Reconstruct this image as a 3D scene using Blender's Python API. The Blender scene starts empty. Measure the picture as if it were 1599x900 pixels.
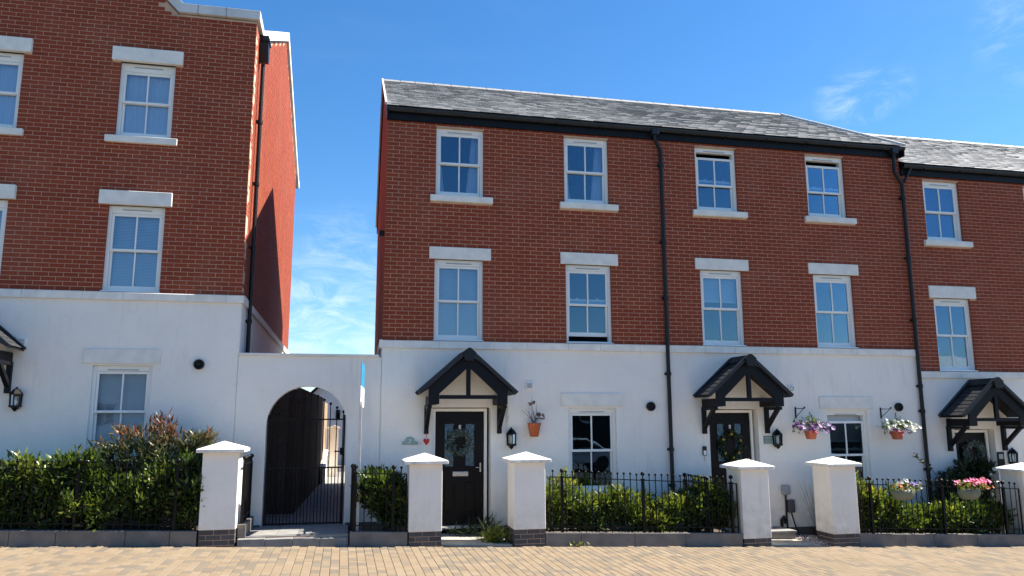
import bpy, math, random
import numpy as np
from mathutils import Vector, Matrix
R = math.radians
random.seed(7); rng = np.random.default_rng(7)
sc = bpy.context.scene
C = sc.collection

# ------------------------------------------------------------------ camera
CAM = Vector((-0.635, -13.806, -1.404))
YAW, PITCH, ROLL = 0.21221, 0.1690, -0.00324
fw = Vector((math.sin(YAW)*math.cos(PITCH), math.cos(YAW)*math.cos(PITCH), math.sin(PITCH)))
rt = Vector((math.cos(YAW), -math.sin(YAW), 0)); up = rt.cross(fw)
r2 = rt*math.cos(ROLL)+up*math.sin(ROLL); u2 = -rt*math.sin(ROLL)+up*math.cos(ROLL)
cd = bpy.data.cameras.new('camera'); cam = bpy.data.objects.new('camera', cd); C.objects.link(cam)
cam.matrix_world = Matrix(((r2.x, u2.x, -fw.x, CAM.x), (r2.y, u2.y, -fw.y, CAM.y), (r2.z, u2.z, -fw.z, CAM.z), (0, 0, 0, 1)))
cd.sensor_width = 36; cd.lens = 1209.2/1599*36; cd.clip_end = 1000; cd.clip_start = 0.1
sc.camera = cam
# ------------------------------------------------------------------ sky and sun
SUN = Vector((1.0, 0.035, 1.22)).normalized()
EL = math.asin(SUN.z); AZ = math.atan2(SUN.x, SUN.y)
w = bpy.data.worlds.new('World'); sc.world = w; w.use_nodes = True
nt = w.node_tree; nt.nodes.clear()
def wn(t, **k):
    n = nt.nodes.new(t)
    for a, b in k.items(): setattr(n, a, b)
    return n
sky = wn('ShaderNodeTexSky', sky_type='NISHITA', sun_disc=False, sun_elevation=EL, sun_rotation=AZ, altitude=0, air_density=1.0, dust_density=0.25, ozone_density=1.6)
hs = wn('ShaderNodeHueSaturation'); hs.inputs['Saturation'].default_value = 1.22
bg = wn('ShaderNodeBackground'); bg.inputs[1].default_value = 0.063
out = wn('ShaderNodeOutputWorld')
tint = wn('ShaderNodeMixRGB', blend_type='MULTIPLY'); tint.inputs[0].default_value = 1; tint.inputs[2].default_value = (.84, .95, 1.06, 1)
nt.links.new(sky.outputs[0], tint.inputs[1]); nt.links.new(tint.outputs[0], hs.inputs['Color'])
# thin cirrus, fixed to directions in the sky
def px_dir(x, y): return (fw*1209.2+r2*(x-799.5)+u2*(450-y)).normalized()
tc = wn('ShaderNodeTexCoord')
def math_n(op, a, b=None):
    n = wn('ShaderNodeMath', operation=op)
    for i, v in enumerate((a, b)):
        if v is None: continue
        if isinstance(v, (int, float)): n.inputs[i].default_value = v
        else: nt.links.new(v, n.inputs[i])
    return n.outputs[0]
def noise3(scale, detail, rough, dist, stretch, off):
    mp = wn('ShaderNodeMapping'); mp.inputs['Scale'].default_value = stretch; mp.inputs['Location'].default_value = off
    mp.inputs['Rotation'].default_value = (0, R(18), 0)
    nt.links.new(tc.outputs['Generated'], mp.inputs['Vector'])
    n = wn('ShaderNodeTexNoise'); n.inputs['Scale'].default_value = scale; n.inputs['Detail'].default_value = detail
    n.inputs['Roughness'].default_value = rough; n.inputs['Distortion'].default_value = dist
    nt.links.new(mp.outputs[0], n.inputs['Vector']); return n.outputs['Fac']
def ramp(v, lo, hi):
    m = wn('ShaderNodeMapRange', interpolation_type='SMOOTHSTEP'); m.inputs['From Min'].default_value = lo; m.inputs['From Max'].default_value = hi
    nt.links.new(v, m.inputs['Value']); return m.outputs[0]
nA = noise3(7, 10, .62, 1.2, (1.0, 1.0, 2.6), (3.1, 0, 0.4)); nB = noise3(2.2, 4, .5, .4, (1, 1, 1.6), (0, 4, 1))
wisps = math_n('MULTIPLY', ramp(nA, .42, .74), ramp(nB, .40, .62))
tot = None
for (x, y, r, s) in ((500, 500, .09, .6), (560, 540, .08, .5), (540, 450, .12, .35), (1312, 157, .035, .36), (1350, 148, .04, .36), (1395, 136, .03, .2), (1620, 40, .07, .3), (-700, 500, .4, .35), (2600, 300, .4, .35)):
    d = px_dir(x, y)
    dot = wn('ShaderNodeVectorMath', operation='DOT_PRODUCT'); nt.links.new(tc.outputs['Generated'], dot.inputs[0]); dot.inputs[1].default_value = d
    g = math_n('MULTIPLY', ramp(dot.outputs['Value'], math.cos(r), 1.0), s)
    tot = g if tot is None else math_n('MAXIMUM', tot, g)
nC = noise3(14, 12, .68, .7, (1.0, 1.0, 2.2), (1.1, 2, 0.7))
cl = math_n('MULTIPLY', tot, ramp(nC, .40, .72))
cl = math_n('MINIMUM', math_n('ADD', cl, math_n('MULTIPLY', wisps, .02)), 0.8)
mx = wn('ShaderNodeMixRGB'); nt.links.new(cl, mx.inputs[0]); nt.links.new(hs.outputs[0], mx.inputs[1]); mx.inputs[2].default_value = (5.6, 6.4, 7.0, 1)
nt.links.new(mx.outputs[0], bg.inputs[0]); nt.links.new(bg.outputs[0], out.inputs[0])
sl = bpy.data.lights.new('sun', 'SUN'); sl.energy = 5.0; sl.angle = R(.5); sl.color = (1, .93, .82)
so = bpy.data.objects.new('sun', sl); C.objects.link(so); so.rotation_euler = SUN.to_track_quat('Z', 'Y').to_euler(); so.location = (20, 0, 30)
sc.view_settings.view_transform = 'Standard'; sc.view_settings.look = 'None'; sc.view_settings.exposure = 1.60; sc.view_settings.gamma = 1
sc.cycles.max_bounces = 8; sc.cycles.transparent_max_bounces = 12

# ------------------------------------------------------------------ materials
M = {}
class NT:
    def __init__(s, name):
        s.m = bpy.data.materials.new(name); s.m.use_nodes = True; s.t = s.m.node_tree; s.b = s.t.nodes['Principled BSDF']; s.o = s.t.nodes['Material Output']
    def n(s, t, **k):
        x = s.t.nodes.new(t)
        for a, b in k.items(): setattr(x, a, b)
        return x
    def l(s, a, b): s.t.links.new(a, b)
    def noise(s, scale, detail=4, rough=.55, stretch=(1, 1, 1), dist=0):
        g = s.n('ShaderNodeNewGeometry'); mp = s.n('ShaderNodeMapping'); mp.inputs['Scale'].default_value = stretch; s.l(g.outputs['Position'], mp.inputs[0])
        x = s.n('ShaderNodeTexNoise'); x.inputs['Scale'].default_value = scale; x.inputs['Detail'].default_value = detail; x.inputs['Roughness'].default_value = rough; x.inputs['Distortion'].default_value = dist
        s.l(mp.outputs[0], x.inputs['Vector']); return x.outputs['Fac']
    def ramp(s, v, lo, hi, a=0, b=1):
        m = s.n('ShaderNodeMapRange'); m.inputs[1].default_value = lo; m.inputs[2].default_value = hi; m.inputs[3].default_value = a; m.inputs[4].default_value = b; s.l(v, m.inputs[0]); return m.outputs[0]
    def mix(s, f, a, b, mode='MIX'):
        m = s.n('ShaderNodeMixRGB', blend_type=mode)
        for i, v in enumerate((f, a, b)):
            if isinstance(v, (int, float)): m.inputs[i].default_value = v
            elif isinstance(v, tuple): m.inputs[i].default_value = (*v, 1)
            else: s.l(v, m.inputs[i])
        return m.outputs[0]
    def math(s, op, a, b=0.):
        m = s.n('ShaderNodeMath', operation=op)
        for i, v in enumerate((a, b)):
            if isinstance(v, (int, float)): m.inputs[i].default_value = v
            else: s.l(v, m.inputs[i])
        return m.outputs[0]
    def tone(s):
        a = s.n('ShaderNodeAttribute', attribute_name='tone'); o = s.n('ShaderNodeObjectInfo')
        return s.math('FRACT', s.math('ADD', a.outputs['Fac'], o.outputs['Random']))
    def bump(s, h, strength, dist=.01):
        b = s.n('ShaderNodeBump'); b.inputs['Strength'].default_value = strength; b.inputs['Distance'].default_value = dist; s.l(h, b.inputs['Height']); s.l(b.outputs[0], s.b.inputs['Normal'])
    def cramp(s, v, *stops):
        c = s.n('ShaderNodeValToRGB'); e = c.color_ramp.elements
        while len(e) < len(stops): e.new(.5)
        for i, (p, col) in enumerate(stops): e[i].position = p; e[i].color = (*col, 1)
        s.l(v, c.inputs[0]); return c.outputs[0]
def simple(name, col, rough=.6, var=.15, scale=6, metal=0, bump=0, bscale=60, spec=.5, coat=0):
    t = NT(name); n = t.noise(scale, 5)
    c = t.mix(t.ramp(n, .3, .7), tuple(x*(1-var) for x in col), tuple(min(1, x*(1+var)) for x in col))
    t.l(c, t.b.inputs['Base Color']); t.b.inputs['Roughness'].default_value = rough; t.b.inputs['Metallic'].default_value = metal; t.b.inputs['Specular IOR Level'].default_value = spec
    t.b.inputs['Coat Weight'].default_value = coat
    if bump: t.bump(t.noise(bscale, 6, .6), bump, .004)
    M[name] = t.m; return t.m
# brick
t = NT('brick')
tone = t.tone()
c = t.cramp(tone, (0, (.240, .044, .018)), (.35, (.268, .050, .020)), (.7, (.300, .059, .025)), (1, (.250, .046, .019)))
c = t.mix(t.ramp(t.noise(90, 4, .7), .35, .75), c, t.mix(.5, c, (.14, .03, .02)))
c = t.mix(t.ramp(t.noise(.9, 6, .6), .50, .8, 0, .22), c, (.34, .18, .12))
t.l(c, t.b.inputs['Base Color']); t.b.inputs['Roughness'].default_value = .85; t.b.inputs['Specular IOR Level'].default_value = .25
t.bump(t.noise(45, 5, .65, (1, 1, 3)), .5, .006); M['brick'] = t.m
simple('mortar', (.50, .34, .24), .95, .2, 3, bump=.4, bscale=120)
# render: white, slightly stained
t = NT('render')
c = t.mix(t.ramp(t.noise(1.3, 7, .6), .35, .7), (.84, .795, .72), (.79, .745, .675))
c = t.mix(t.math('MULTIPLY', t.ramp(t.noise(3.0, 6, .65, (3, 3, .35)), .5, .72, 0, 1), t.ramp(t.noise(.7, 3, .5), .47, .68, 0, .38)), c, (.47, .44, .36))
c = t.mix(t.ramp(t.noise(4, 8, .7, dist=1), .55, .75, 0, .2), c, (.50, .48, .43))
c = t.mix(t.ramp(t.noise(40, 3, .6), .5, .8, 0, .12), c, (.5, .5, .5))
g = t.n('ShaderNodeNewGeometry'); sx = t.n('ShaderNodeSeparateXYZ'); t.l(g.outputs['Position'], sx.inputs[0])
dx = t.math('ABSOLUTE', t.math('SUBTRACT', t.math('ADD', sx.outputs['X'], t.math('MULTIPLY', t.noise(6, 5, .6), .10)), 2.27)); damp = t.math('MULTIPLY', t.math('MAXIMUM', t.ramp(dx, .01, .06, 1, 0), 0), t.math('MINIMUM', t.math('MAXIMUM', t.ramp(sx.outputs['Z'], -1.75, -1.25), 0), t.math('MAXIMUM', t.ramp(sx.outputs['Z'], -1.05, -1.2), 0)))
c = t.mix(t.math('MULTIPLY', damp, .6), c, (.22, .20, .10))
low = t.ramp(sx.outputs['Z'], -3.4, -2.6, 1, 0)
c = t.mix(t.math('MULTIPLY', t.math('MAXIMUM', low, 0), t.ramp(t.noise(7, 6, .6), .35, .65, .05, .45)), c, (.30, .27, .20))
t.l(c, t.b.inputs['Base Color']); t.b.inputs['Roughness'].default_value = .9; t.b.inputs['Specular IOR Level'].default_value = .2
t.bump(t.math('ADD', t.noise(12, 6, .65, dist=.6), t.math('MULTIPLY', t.noise(140, 3, .6), .5)), .35, .012); M['render'] = t.m
simple('cast_stone', (.74, .71, .64), .8, .10, 5, bump=.2, bscale=80, spec=.3)
simple('upvc', (.80, .79, .74), .35, .04, 3)
simple('metal_sill', (.62, .65, .68), .3, .08, 5, metal=.6)
simple('black_timber', (.004, .005, .008), .5, .3, 8, bump=.1, bscale=40, spec=.2)
simple('black_plastic', (.008, .009, .011), .4, .2, 5, spec=.3)
simple('gutter_grey', (.014, .017, .022), .4, .2, 5, spec=.35)
simple('iron', (.003, .003, .0035), .45, .3, 20, spec=.2)
simple('door_black', (.003, .003, .004), .35, .2, 4, bump=.15, bscale=25, spec=.2)
simple('slab', (.34, .315, .26), .85, .18, 5, bump=.3, bscale=70)
simple('slab_grey', (.20, .195, .185), .85, .2, 5, bump=.3, bscale=70)
simple('kerb_concrete', (.165, .146, .128), .9, .22, 5, bump=.5, bscale=90)
simple('soil', (.06, .045, .03), .95, .4, 20, bump=1, bscale=50)
simple('asphalt', (.05, .05, .052), .9, .2, 20, bump=.5, bscale=150)
simple('terracotta', (.42, .11, .05), .8, .15, 20, bump=.2)
simple('red_heart', (.55, .01, .012), .4, .15, 10)
simple('sage', (.27, .36, .32), .6, .12, 20)
simple('slate_green', (.12, .18, .16), .5, .2, 20)
simple('white_paint', (.8, .8, .8), .4, .05, 10)
simple('grey_plastic', (.30, .31, .33), .5, .1, 10)
simple('dark_grey_plastic', (.07, .07, .08), .5, .1, 10)
simple('sign_blue', (.008, .20, .36), .4, .08, 10)
simple('sign_photo', (.06, .075, .065), .4, .3, 30)
simple('post_timber', (.62, .56, .50), .7, .15, 8)
simple('silver', (.6, .6, .6), .25, .1, 10, metal=1)
simple('gold_light', (.55, .48, .34), .5, .1, 10)
simple('trough_green', (.145, .16, .11), .6, .1, 10)
simple('blind', (.88, .89, .88), .6, .04, 4)
simple('curtain', (.60, .62, .66), .9, .08, 4)
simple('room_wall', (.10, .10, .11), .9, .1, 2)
simple('ridge_clay', (.22, .22, .22), .7, .15, 5)
simple('lead', (.55, .55, .53), .6, .12, 3)
simple('car_paint', (.55, .56, .58), .2, .03, 2, coat=1)
simple('reflection_dark', (.030, .032, .026), .9, .4, .6)  # invented near-black wall colour, so the street windows reflect dark
simple('tyre', (.02, .02, .02), .8)
# blue-black plinth brick, pavers, slates
def toned(name, stops, rough, nscale, bump, spec=.4, grain=(.5, .5, .5), ga=.15):
    t = NT(name); c = t.cramp(t.tone(), *stops)
    c = t.mix(t.ramp(t.noise(nscale, 5, .65), .35, .75, 0, ga), c, grain)
    t.l(c, t.b.inputs['Base Color']); t.b.inputs['Roughness'].default_value = rough; t.b.inputs['Specular IOR Level'].default_value = spec
    t.bump(t.noise(nscale*1.5, 5, .65), bump, .006); M[name] = t.m
toned('plinth_brick', ((0, (.035, .034, .037)), (.5, (.055, .052, .055)), (1, (.085, .078, .075))), .7, 60, .5, grain=(.14, .13, .12), ga=.3)
toned('slate', ((0, (.25, .255, .26)), (.35, (.27, .275, .28)), (.7, (.29, .29, .29)), (1, (.315, .315, .31))), .55, 30, .2, .5, (.33, .33, .32), .2)
toned('porch_tile', ((0, (.007, .008, .010)), (1, (.012, .013, .016))), .8, 40, .3, .1)
toned('timber_fence', ((0, (.060, .044, .034)), (.5, (.085, .063, .048)), (1, (.115, .085, .066))), .85, 12, .5, .2, (.02, .014, .01), .5)  # lane shade is put into this darker board colour
toned('timber_sunlit', ((0, (.36, .27, .18)), (1, (.52, .40, .28))), .85, 12, .5, .2, (.2, .14, .1), .3)  # lighter copy of the fence timber, sunlight put into the colour
t = NT('paver')
tn = t.tone()
c = t.cramp(tn, (0, (.188, .143, .094)), (.22, (.222, .172, .117)), (.45, (.203, .153, .100)), (.67, (.232, .182, .127)), (.72, (.142, .118, .092)), (1, (.168, .140, .108)))
c = t.mix(t.ramp(t.noise(160, 4, .7), .4, .75, 0, .35), c, (.12, .095, .065)); c = t.mix(t.ramp(t.noise(.9, 6, .65), .45, .75, 0, .4), c, (.135, .105, .072))
c = t.mix(t.ramp(t.noise(9, 7, .75, dist=1), .60, .68, 0, .5), c, (.09, .075, .055))
t.l(c, t.b.inputs['Base Color']); t.b.inputs['Roughness'].default_value = .9; t.b.inputs['Specular IOR Level'].default_value = .2
t.bump(t.noise(120, 5, .7), .6, .004); M['paver'] = t.m
simple('paver_sand', (.16, .125, .085), .95, .25, 15, bump=.5)
t = NT('gravel'); c = t.cramp(t.tone(), (0, (.42, .33, .29)), (.5, (.58, .50, .46)), (1, (.30, .25, .23))); t.l(c, t.b.inputs['Base Color']); t.b.inputs['Roughness'].default_value = .8; M['gravel'] = t.m
# glass: partly mirror, partly clear
def glass(name, refl, tint, rough=.0, bump=0, gcol=(.55, .80, 1)):
    t = NT(name); t.t.nodes.remove(t.b)
    tr = t.n('ShaderNodeBsdfTransparent'); tr.inputs[0].default_value = (*tint, 1)
    gl = t.n('ShaderNodeBsdfGlossy'); gl.inputs[0].default_value = (*gcol, 1); gl.inputs['Roughness'].default_value = rough
    lw = t.n('ShaderNodeFresnel'); lw.inputs['IOR'].default_value = 1.5
    f = t.math('MINIMUM', t.math('MULTIPLY', lw.outputs[0], refl), .95)
    mx = t.n('ShaderNodeMixShader'); t.l(f, mx.inputs[0]); t.l(tr.outputs[0], mx.inputs[1]); t.l(gl.outputs[0], mx.inputs[2]); t.l(mx.outputs[0], t.o.inputs[0])
    b = t.n('ShaderNodeBump'); b.inputs['Strength'].default_value = bump if bump else .06; b.inputs['Distance'].default_value = .02
    t.l(t.noise(18 if bump else 1.6, 3, .5), b.inputs['Height']); t.l(b.outputs[0], gl.inputs['Normal'])
    M[name] = t.m
glass('window_glass', 2.7, (.90, .93, .95))
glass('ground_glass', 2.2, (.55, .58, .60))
glass('obscure_glass', 3.5, (.10, .12, .12), .12, .9)
glass('lantern_glass', 2.5, (.9, .9, .9))
# leaves
def leafmat(name, stops, rough=.38, trans=.35, tcol=1.5):
    t = NT(name); a = t.n('ShaderNodeAttribute', attribute_name='tone'); c = t.cramp(a.outputs['Fac'], *stops)
    t.l(c, t.b.inputs['Base Color']); t.b.inputs['Roughness'].default_value = rough; t.b.inputs['Specular IOR Level'].default_value = .5
    tl = t.n('ShaderNodeBsdfTranslucent'); t.l(t.mix(1., c, (tcol*1.0, tcol*1.05, tcol*.5), 'MULTIPLY'), tl.inputs[0])
    mx = t.n('ShaderNodeMixShader'); mx.inputs[0].default_value = trans; t.l(t.b.outputs[0], mx.inputs[1]); t.l(tl.outputs[0], mx.inputs[2]); t.l(mx.outputs[0], t.o.inputs[0]); M[name] = t.m
leafmat('leaf_hedge', ((0, (.016, .033, .008)), (.4, (.046, .080, .016)), (.7, (.105, .145, .026)), (1, (.19, .20, .045))), .32, .3)
leafmat('leaf_bright', ((0, (.025, .05, .011)), (.4, (.075, .11, .02)), (.8, (.165, .185, .032)), (1, (.26, .235, .05))))
leafmat('leaf_red', ((0, (.025, .04, .015)), (.4, (.07, .09, .03)), (.65, (.12, .085, .04)), (.85, (.20, .075, .05)), (1, (.12, .035, .035))), .4, .3)
leafmat('leaf_grey', ((0, (.05, .07, .06)), (.5, (.11, .15, .13)), (1, (.22, .27, .24))), .55, .15)
leafmat('leaf_dark', ((0, (.012, .02, .008)), (.5, (.03, .045, .018)), (1, (.06, .08, .03))), .4, .2)
leafmat('petal_purple', ((0, (.10, .03, .16)), (.5, (.22, .09, .30)), (1, (.55, .45, .62))), .6, .3, 1)
leafmat('petal_white', ((0, (.55, .55, .52)), (1, (.85, .85, .85))), .6, .3, 1)
leafmat('petal_pink', ((0, (.62, .06, .20)), (.6, (.85, .22, .42)), (1, (.95, .5, .6))), .6, .3, 1)
leafmat('petal_magenta', ((0, (.30, .01, .12)), (1, (.5, .02, .2))), .6, .3, 1)
leafmat('petal_orange', ((0, (.6, .16, .05)), (1, (.75, .35, .2))), .6, .3, 1)
leafmat('petal_lilac', ((0, (.15, .11, .34)), (1, (.35, .28, .6))), .6, .3, 1)
leafmat('petal_yellow', ((0, (.6, .4, .06)), (1, (.8, .62, .2))), .6, .3, 1)
leafmat('dry_stem', ((0, (.10, .04, .035)), (1, (.30, .16, .12))), .8, .1, 1)
simple('bark', (.09, .065, .05), .9, .3, 30)
simple('bamboo', (.17, .14, .12), .8, .2, 30)

# ------------------------------------------------------------------ helpers
org = {}
def link(o, parent=None):
    C.objects.link(o)
    if parent is not None: o.parent = parent
    org[o.name] = org[parent.name] if parent is not None else Vector((0, 0, 0))
    return o
def tag(o, label=None, cat=None, group=None, kind=None):
    if label: o['label'] = label
    if cat: o['category'] = cat
    if group: o['group'] = group
    if kind: o['kind'] = kind
    return o
def thing(name, loc, label, cat, group=None):
    o = bpy.data.objects.new(name, None); C.objects.link(o); o.location = loc; o.empty_display_size = .2
    org[o.name] = Vector(loc); return tag(o, label, cat, group)
class MB:
    def __init__(s): s.v = []; s.f = []; s.t = []; s.sm = []
    def add(s, vs, fs, tone=0., smooth=False):
        b = len(s.v); s.v += [tuple(v) for v in vs]; s.f += [tuple(i+b for i in f) for f in fs]; s.t += [tone]*len(vs); s.sm += [smooth]*len(fs); return s
    def box(s, x0, x1, y0, y1, z0, z1, tone=0.):
        if x0 > x1: x0, x1 = x1, x0
        if y0 > y1: y0, y1 = y1, y0
        if z0 > z1: z0, z1 = z1, z0
        return s.add([(x0, y0, z0), (x1, y0, z0), (x1, y1, z0), (x0, y1, z0), (x0, y0, z1), (x1, y0, z1), (x1, y1, z1), (x0, y1, z1)],
                     [(0, 3, 2, 1), (4, 5, 6, 7), (0, 1, 5, 4), (1, 2, 6, 5), (2, 3, 7, 6), (3, 0, 4, 7)], tone)
    def cyl(s, p0, p1, r0, r1=None, n=8, smooth=True):
        r1 = r0 if r1 is None else r1; p0 = Vector(p0); p1 = Vector(p1); d = (p1-p0).normalized()
        a = d.orthogonal().normalized(); b = d.cross(a); vs = []
        for p, r in ((p0, r0), (p1, r1)):
            for i in range(n):
                q = 2*math.pi*i/n+.01; vs.append(p+(a*math.cos(q)+b*math.sin(q))*r)
        s.add(vs, [(i, (i+1) % n, n+(i+1) % n, n+i) for i in range(n)], 0, smooth)
        s.add(vs[:n], [tuple(range(n-1, -1, -1))]); s.add(vs[n:], [tuple(range(n))]); return s
    def tube(s, pts, r, n=8):
        for a, b in zip(pts[:-1], pts[1:]): s.cyl(a, b, r, n=n)
        for p in pts[1:-1]: s.ball(p, r, n, 4)
        return s
    def ball(s, c, r, n=10, m=6):
        prof = [(r*math.sin(math.pi*i/m), -r*math.cos(math.pi*i/m)) for i in range(m+1)]; return s.lathe(c, prof, n)
    def lathe(s, c, prof, n=12, smooth=True, rot=0, ax='Z'):
        c = Vector(c); vs = []
        for (r, z) in prof:
            for i in range(n):
                q = 2*math.pi*i/n+rot
                p = Vector((max(r, 1e-4)*math.cos(q), max(r, 1e-4)*math.sin(q), z))
                if ax == 'Y': p = Vector((p.x, p.z, p.y))
                vs.append(c+p)
        fs = []
        for j in range(len(prof)-1):
            for i in range(n):
                k = (i+1) % n; f = (j*n+i, j*n+k, (j+1)*n+k, (j+1)*n+i); fs.append(f if ax == 'Z' else f[::-1])
        s.add(vs, fs, 0, smooth); return s
    def prism(s, poly, axis, a, b, tone=0.):
        """poly: list of (u,v); axis 'X': (y,z) extruded in x; 'Y': (x,z) in y; 'Z': (x,y) in z"""
        def P(u, v, w): return {'X': (w, u, v), 'Y': (u, w, v), 'Z': (u, v, w)}[axis]
        n = len(poly); vs = [P(u, v, a) for u, v in poly]+[P(u, v, b) for u, v in poly]
        fs = [tuple(range(n)), tuple(range(2*n-1, n-1, -1))]+[(i, n+i, n+(i+1) % n, (i+1) % n) for i in range(n)]
        return s.add(vs, fs, tone)
    def beam(s, p0, p1, w, h, side=(0, 1, 0)):
        """box beam from p0 to p1, w along side, h across"""
        p0 = Vector(p0); p1 = Vector(p1); d = (p1-p0).normalized(); sd = Vector(side).normalized(); u = d.cross(sd).normalized()
        vs = [p+sd*a*w/2+u*b*h/2 for p in (p0, p1) for a, b in ((-1, -1), (1, -1), (1, 1), (-1, 1))]
        return s.add(vs, [(0, 1, 2, 3), (7, 6, 5, 4), (0, 4, 5, 1), (1, 5, 6, 2), (2, 6, 7, 3), (3, 7, 4, 0)])
    def mesh(s, name, mat, off=Vector((0, 0, 0)), fix=True):
        me = bpy.data.meshes.new(name)
        me.from_pydata([(v[0]-off[0], v[1]-off[1], v[2]-off[2]) for v in s.v], [], s.f); me.update()
        if any(s.t): me.attributes.new('tone', 'FLOAT', 'POINT').data.foreach_set('value', s.t)
        me.polygons.foreach_set('use_smooth', s.sm)
        if fix:
            import bmesh
            bm = bmesh.new(); bm.from_mesh(me); bmesh.ops.recalc_face_normals(bm, faces=bm.faces); bm.to_mesh(me); bm.free()
        me.materials.append(M[mat]); return me
    def build(s, name, mat, parent=None, kind=None, label=None, cat=None, group=None, bevel=0, fix=True, origin=None):
        off = org[parent.name] if parent is not None else Vector(origin or (0, 0, 0))
        o = bpy.data.objects.new(name, s.mesh(name, mat, off, fix)); link(o, parent)
        if parent is None and origin: o.location = origin; org[o.name] = Vector(origin)
        if bevel:
            md = o.modifiers.new('bevel', 'BEVEL'); md.width = bevel; md.segments = 2; md.limit_method = 'ANGLE'
        return tag(o, label, cat, group, kind)
def bx(name, mat, parent, *a, **k): return MB().box(*a).build(name, mat, parent, **k)
def inst(name, me, parent, pos):
    o = bpy.data.objects.new(name, me); C.objects.link(o); o.parent = parent; org[o.name] = org[parent.name]
    o.location = Vector(pos)-org[parent.name]; return o
def G(x): return -3.307-.0354*x          # pavement level
def WT(x): return -3.100-.0358*x         # garden wall top

# ------------------------------------------------------------------ bricks
BL, BH, PL, PH = .215, .065, .225, .075
def course_bricks(u0, u1, z0, ztop, openings, profile=None, phase=0):
    """rectangles (ua,ub,za,zb) of every brick in a wall; openings (ua,ub,za,zb) are cut out"""
    res = []; k = 0
    while z0+k*PH < ztop-.02:
        za = z0+k*PH+.005; zb = min(za+BH, ztop-.004)
        a0, a1 = u0, u1
        free = [(a0, a1)]
        for (oa, ob, oza, ozb) in openings:
            if oza < (za+zb)/2 < ozb:
                nf = []
                for (a, b) in free:
                    if ob <= a or oa >= b: nf.append((a, b)); continue
                    if oa > a: nf.append((a, oa))
                    if ob < b: nf.append((ob, b))
                free = nf
        off = 0 if (k+phase) % 2 == 0 else -.5*PL
        for (a, b) in free:
            cuts = []; i = math.ceil((a+.06-u0-off)/PL)
            while u0+off+i*PL < b-.06: cuts.append(u0+off+i*PL); i += 1
            es = [a+.0]+cuts+[b+.01]
            for j in range(len(es)-1):
                ca, cb = es[j], es[j+1]-.01
                if cb-ca > .02:
                    if profile and zb > min(profile(ca), profile(cb))-.004: continue
                    res.append((round(ca, 4), round(cb, 4), za, zb))
        k += 1
    return res
def lay_bricks(wall, rects, axis, face, out, nparts=300, cam_pos=CAM, mat='brick', name='brick'):
    """axis 'Y': wall faces -Y at y=face; axis 'X': faces out*X at x=face"""
    def centre(r):
        u = (r[0]+r[1])/2; z = (r[2]+r[3])/2
        return Vector((u, face, z)) if axis == 'Y' else Vector((face, u, z))
    rects = sorted(rects, key=lambda r: (centre(r)-cam_pos).length)
    cache = {}
    def box(m, r, rel=None, tone=0.):
        ua, ub, za, zb = r
        j = random.uniform(-.0012, .0012) if rel is None else 0
        if axis == 'Y': m.box(ua, ub, face+j, face+.02, za, zb, tone)
        else: m.box(face+j, face-out*.02, ua, ub, za, zb, tone)
    for r in rects[:nparts]:
        key = (round(r[1]-r[0], 3), round(r[3]-r[2], 3)); c = centre(r)
        if key not in cache:
            m = MB(); h, g = key[0]/2, key[1]/2
            if axis == 'Y': m.box(-h, h, 0, .02, -g, g)
            else: m.box(0, -out*.02, -h, h, -g, g)
            cache[key] = m.mesh(name, mat)
        inst(name, cache[key], wall, c+(Vector((0, random.uniform(-.0012, .0012), 0)) if axis == 'Y' else Vector((random.uniform(-.0012, .0012), 0, 0))))
    if len(rects) > nparts:
        m = MB()
        for r in rects[nparts:]: box(m, r, None, random.random()*.98+.01)
        m.build(name+'work', mat, wall, kind='stuff')
def wall_sheet(m, axis, u0, u1, z0, z1, openings, face, depth, out=-1, profile=None):
    """solid wall with reveals; openings (ua,ub,za,zb)"""
    us = sorted({u0, u1, *[o[0] for o in openings], *[o[1] for o in openings]}); zs = sorted({z0, z1, *[o[2] for o in openings], *[o[3] for o in openings]})
    us = [u for u in us if u0 <= u <= u1]; zs = [z for z in zs if z0 <= z <= z1]
    def solid(i, j):
        if i < 0 or j < 0 or i >= len(us)-1 or j >= len(zs)-1: return False
        cu, cz = (us[i]+us[i+1])/2, (zs[j]+zs[j+1])/2
        return not any(o[0] < cu < o[1] and o[2] < cz < o[3] for o in openings)
    def P(u, z, d): return (u, face+d, z) if axis == 'Y' else (face-out*d, u, z)
    for i in range(len(us)-1):
        for j in range(len(zs)-1):
            if not solid(i, j): continue
            a, b, c, d = us[i], us[i+1], zs[j], zs[j+1]
            m.add([P(a, c, 0), P(b, c, 0), P(b, d, 0), P(a, d, 0)], [(0, 1, 2, 3)]); m.add([P(a, c, depth), P(b, c, depth), P(b, d, depth), P(a, d, depth)], [(3, 2, 1, 0)])
            if not solid(i-1, j): m.add([P(a, c, 0), P(a, c, depth), P(a, d, depth), P(a, d, 0)], [(0, 1, 2, 3)])
            if not solid(i+1, j): m.add([P(b, c, 0), P(b, c, depth), P(b, d, depth), P(b, d, 0)], [(3, 2, 1, 0)])
            if not solid(i, j-1): m.add([P(a, c, 0), P(b, c, 0), P(b, c, depth), P(a, c, depth)], [(0, 1, 2, 3)])
            if not solid(i, j+1): m.add([P(a, d, 0), P(b, d, 0), P(b, d, depth), P(a, d, depth)], [(3, 2, 1, 0)])

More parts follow.
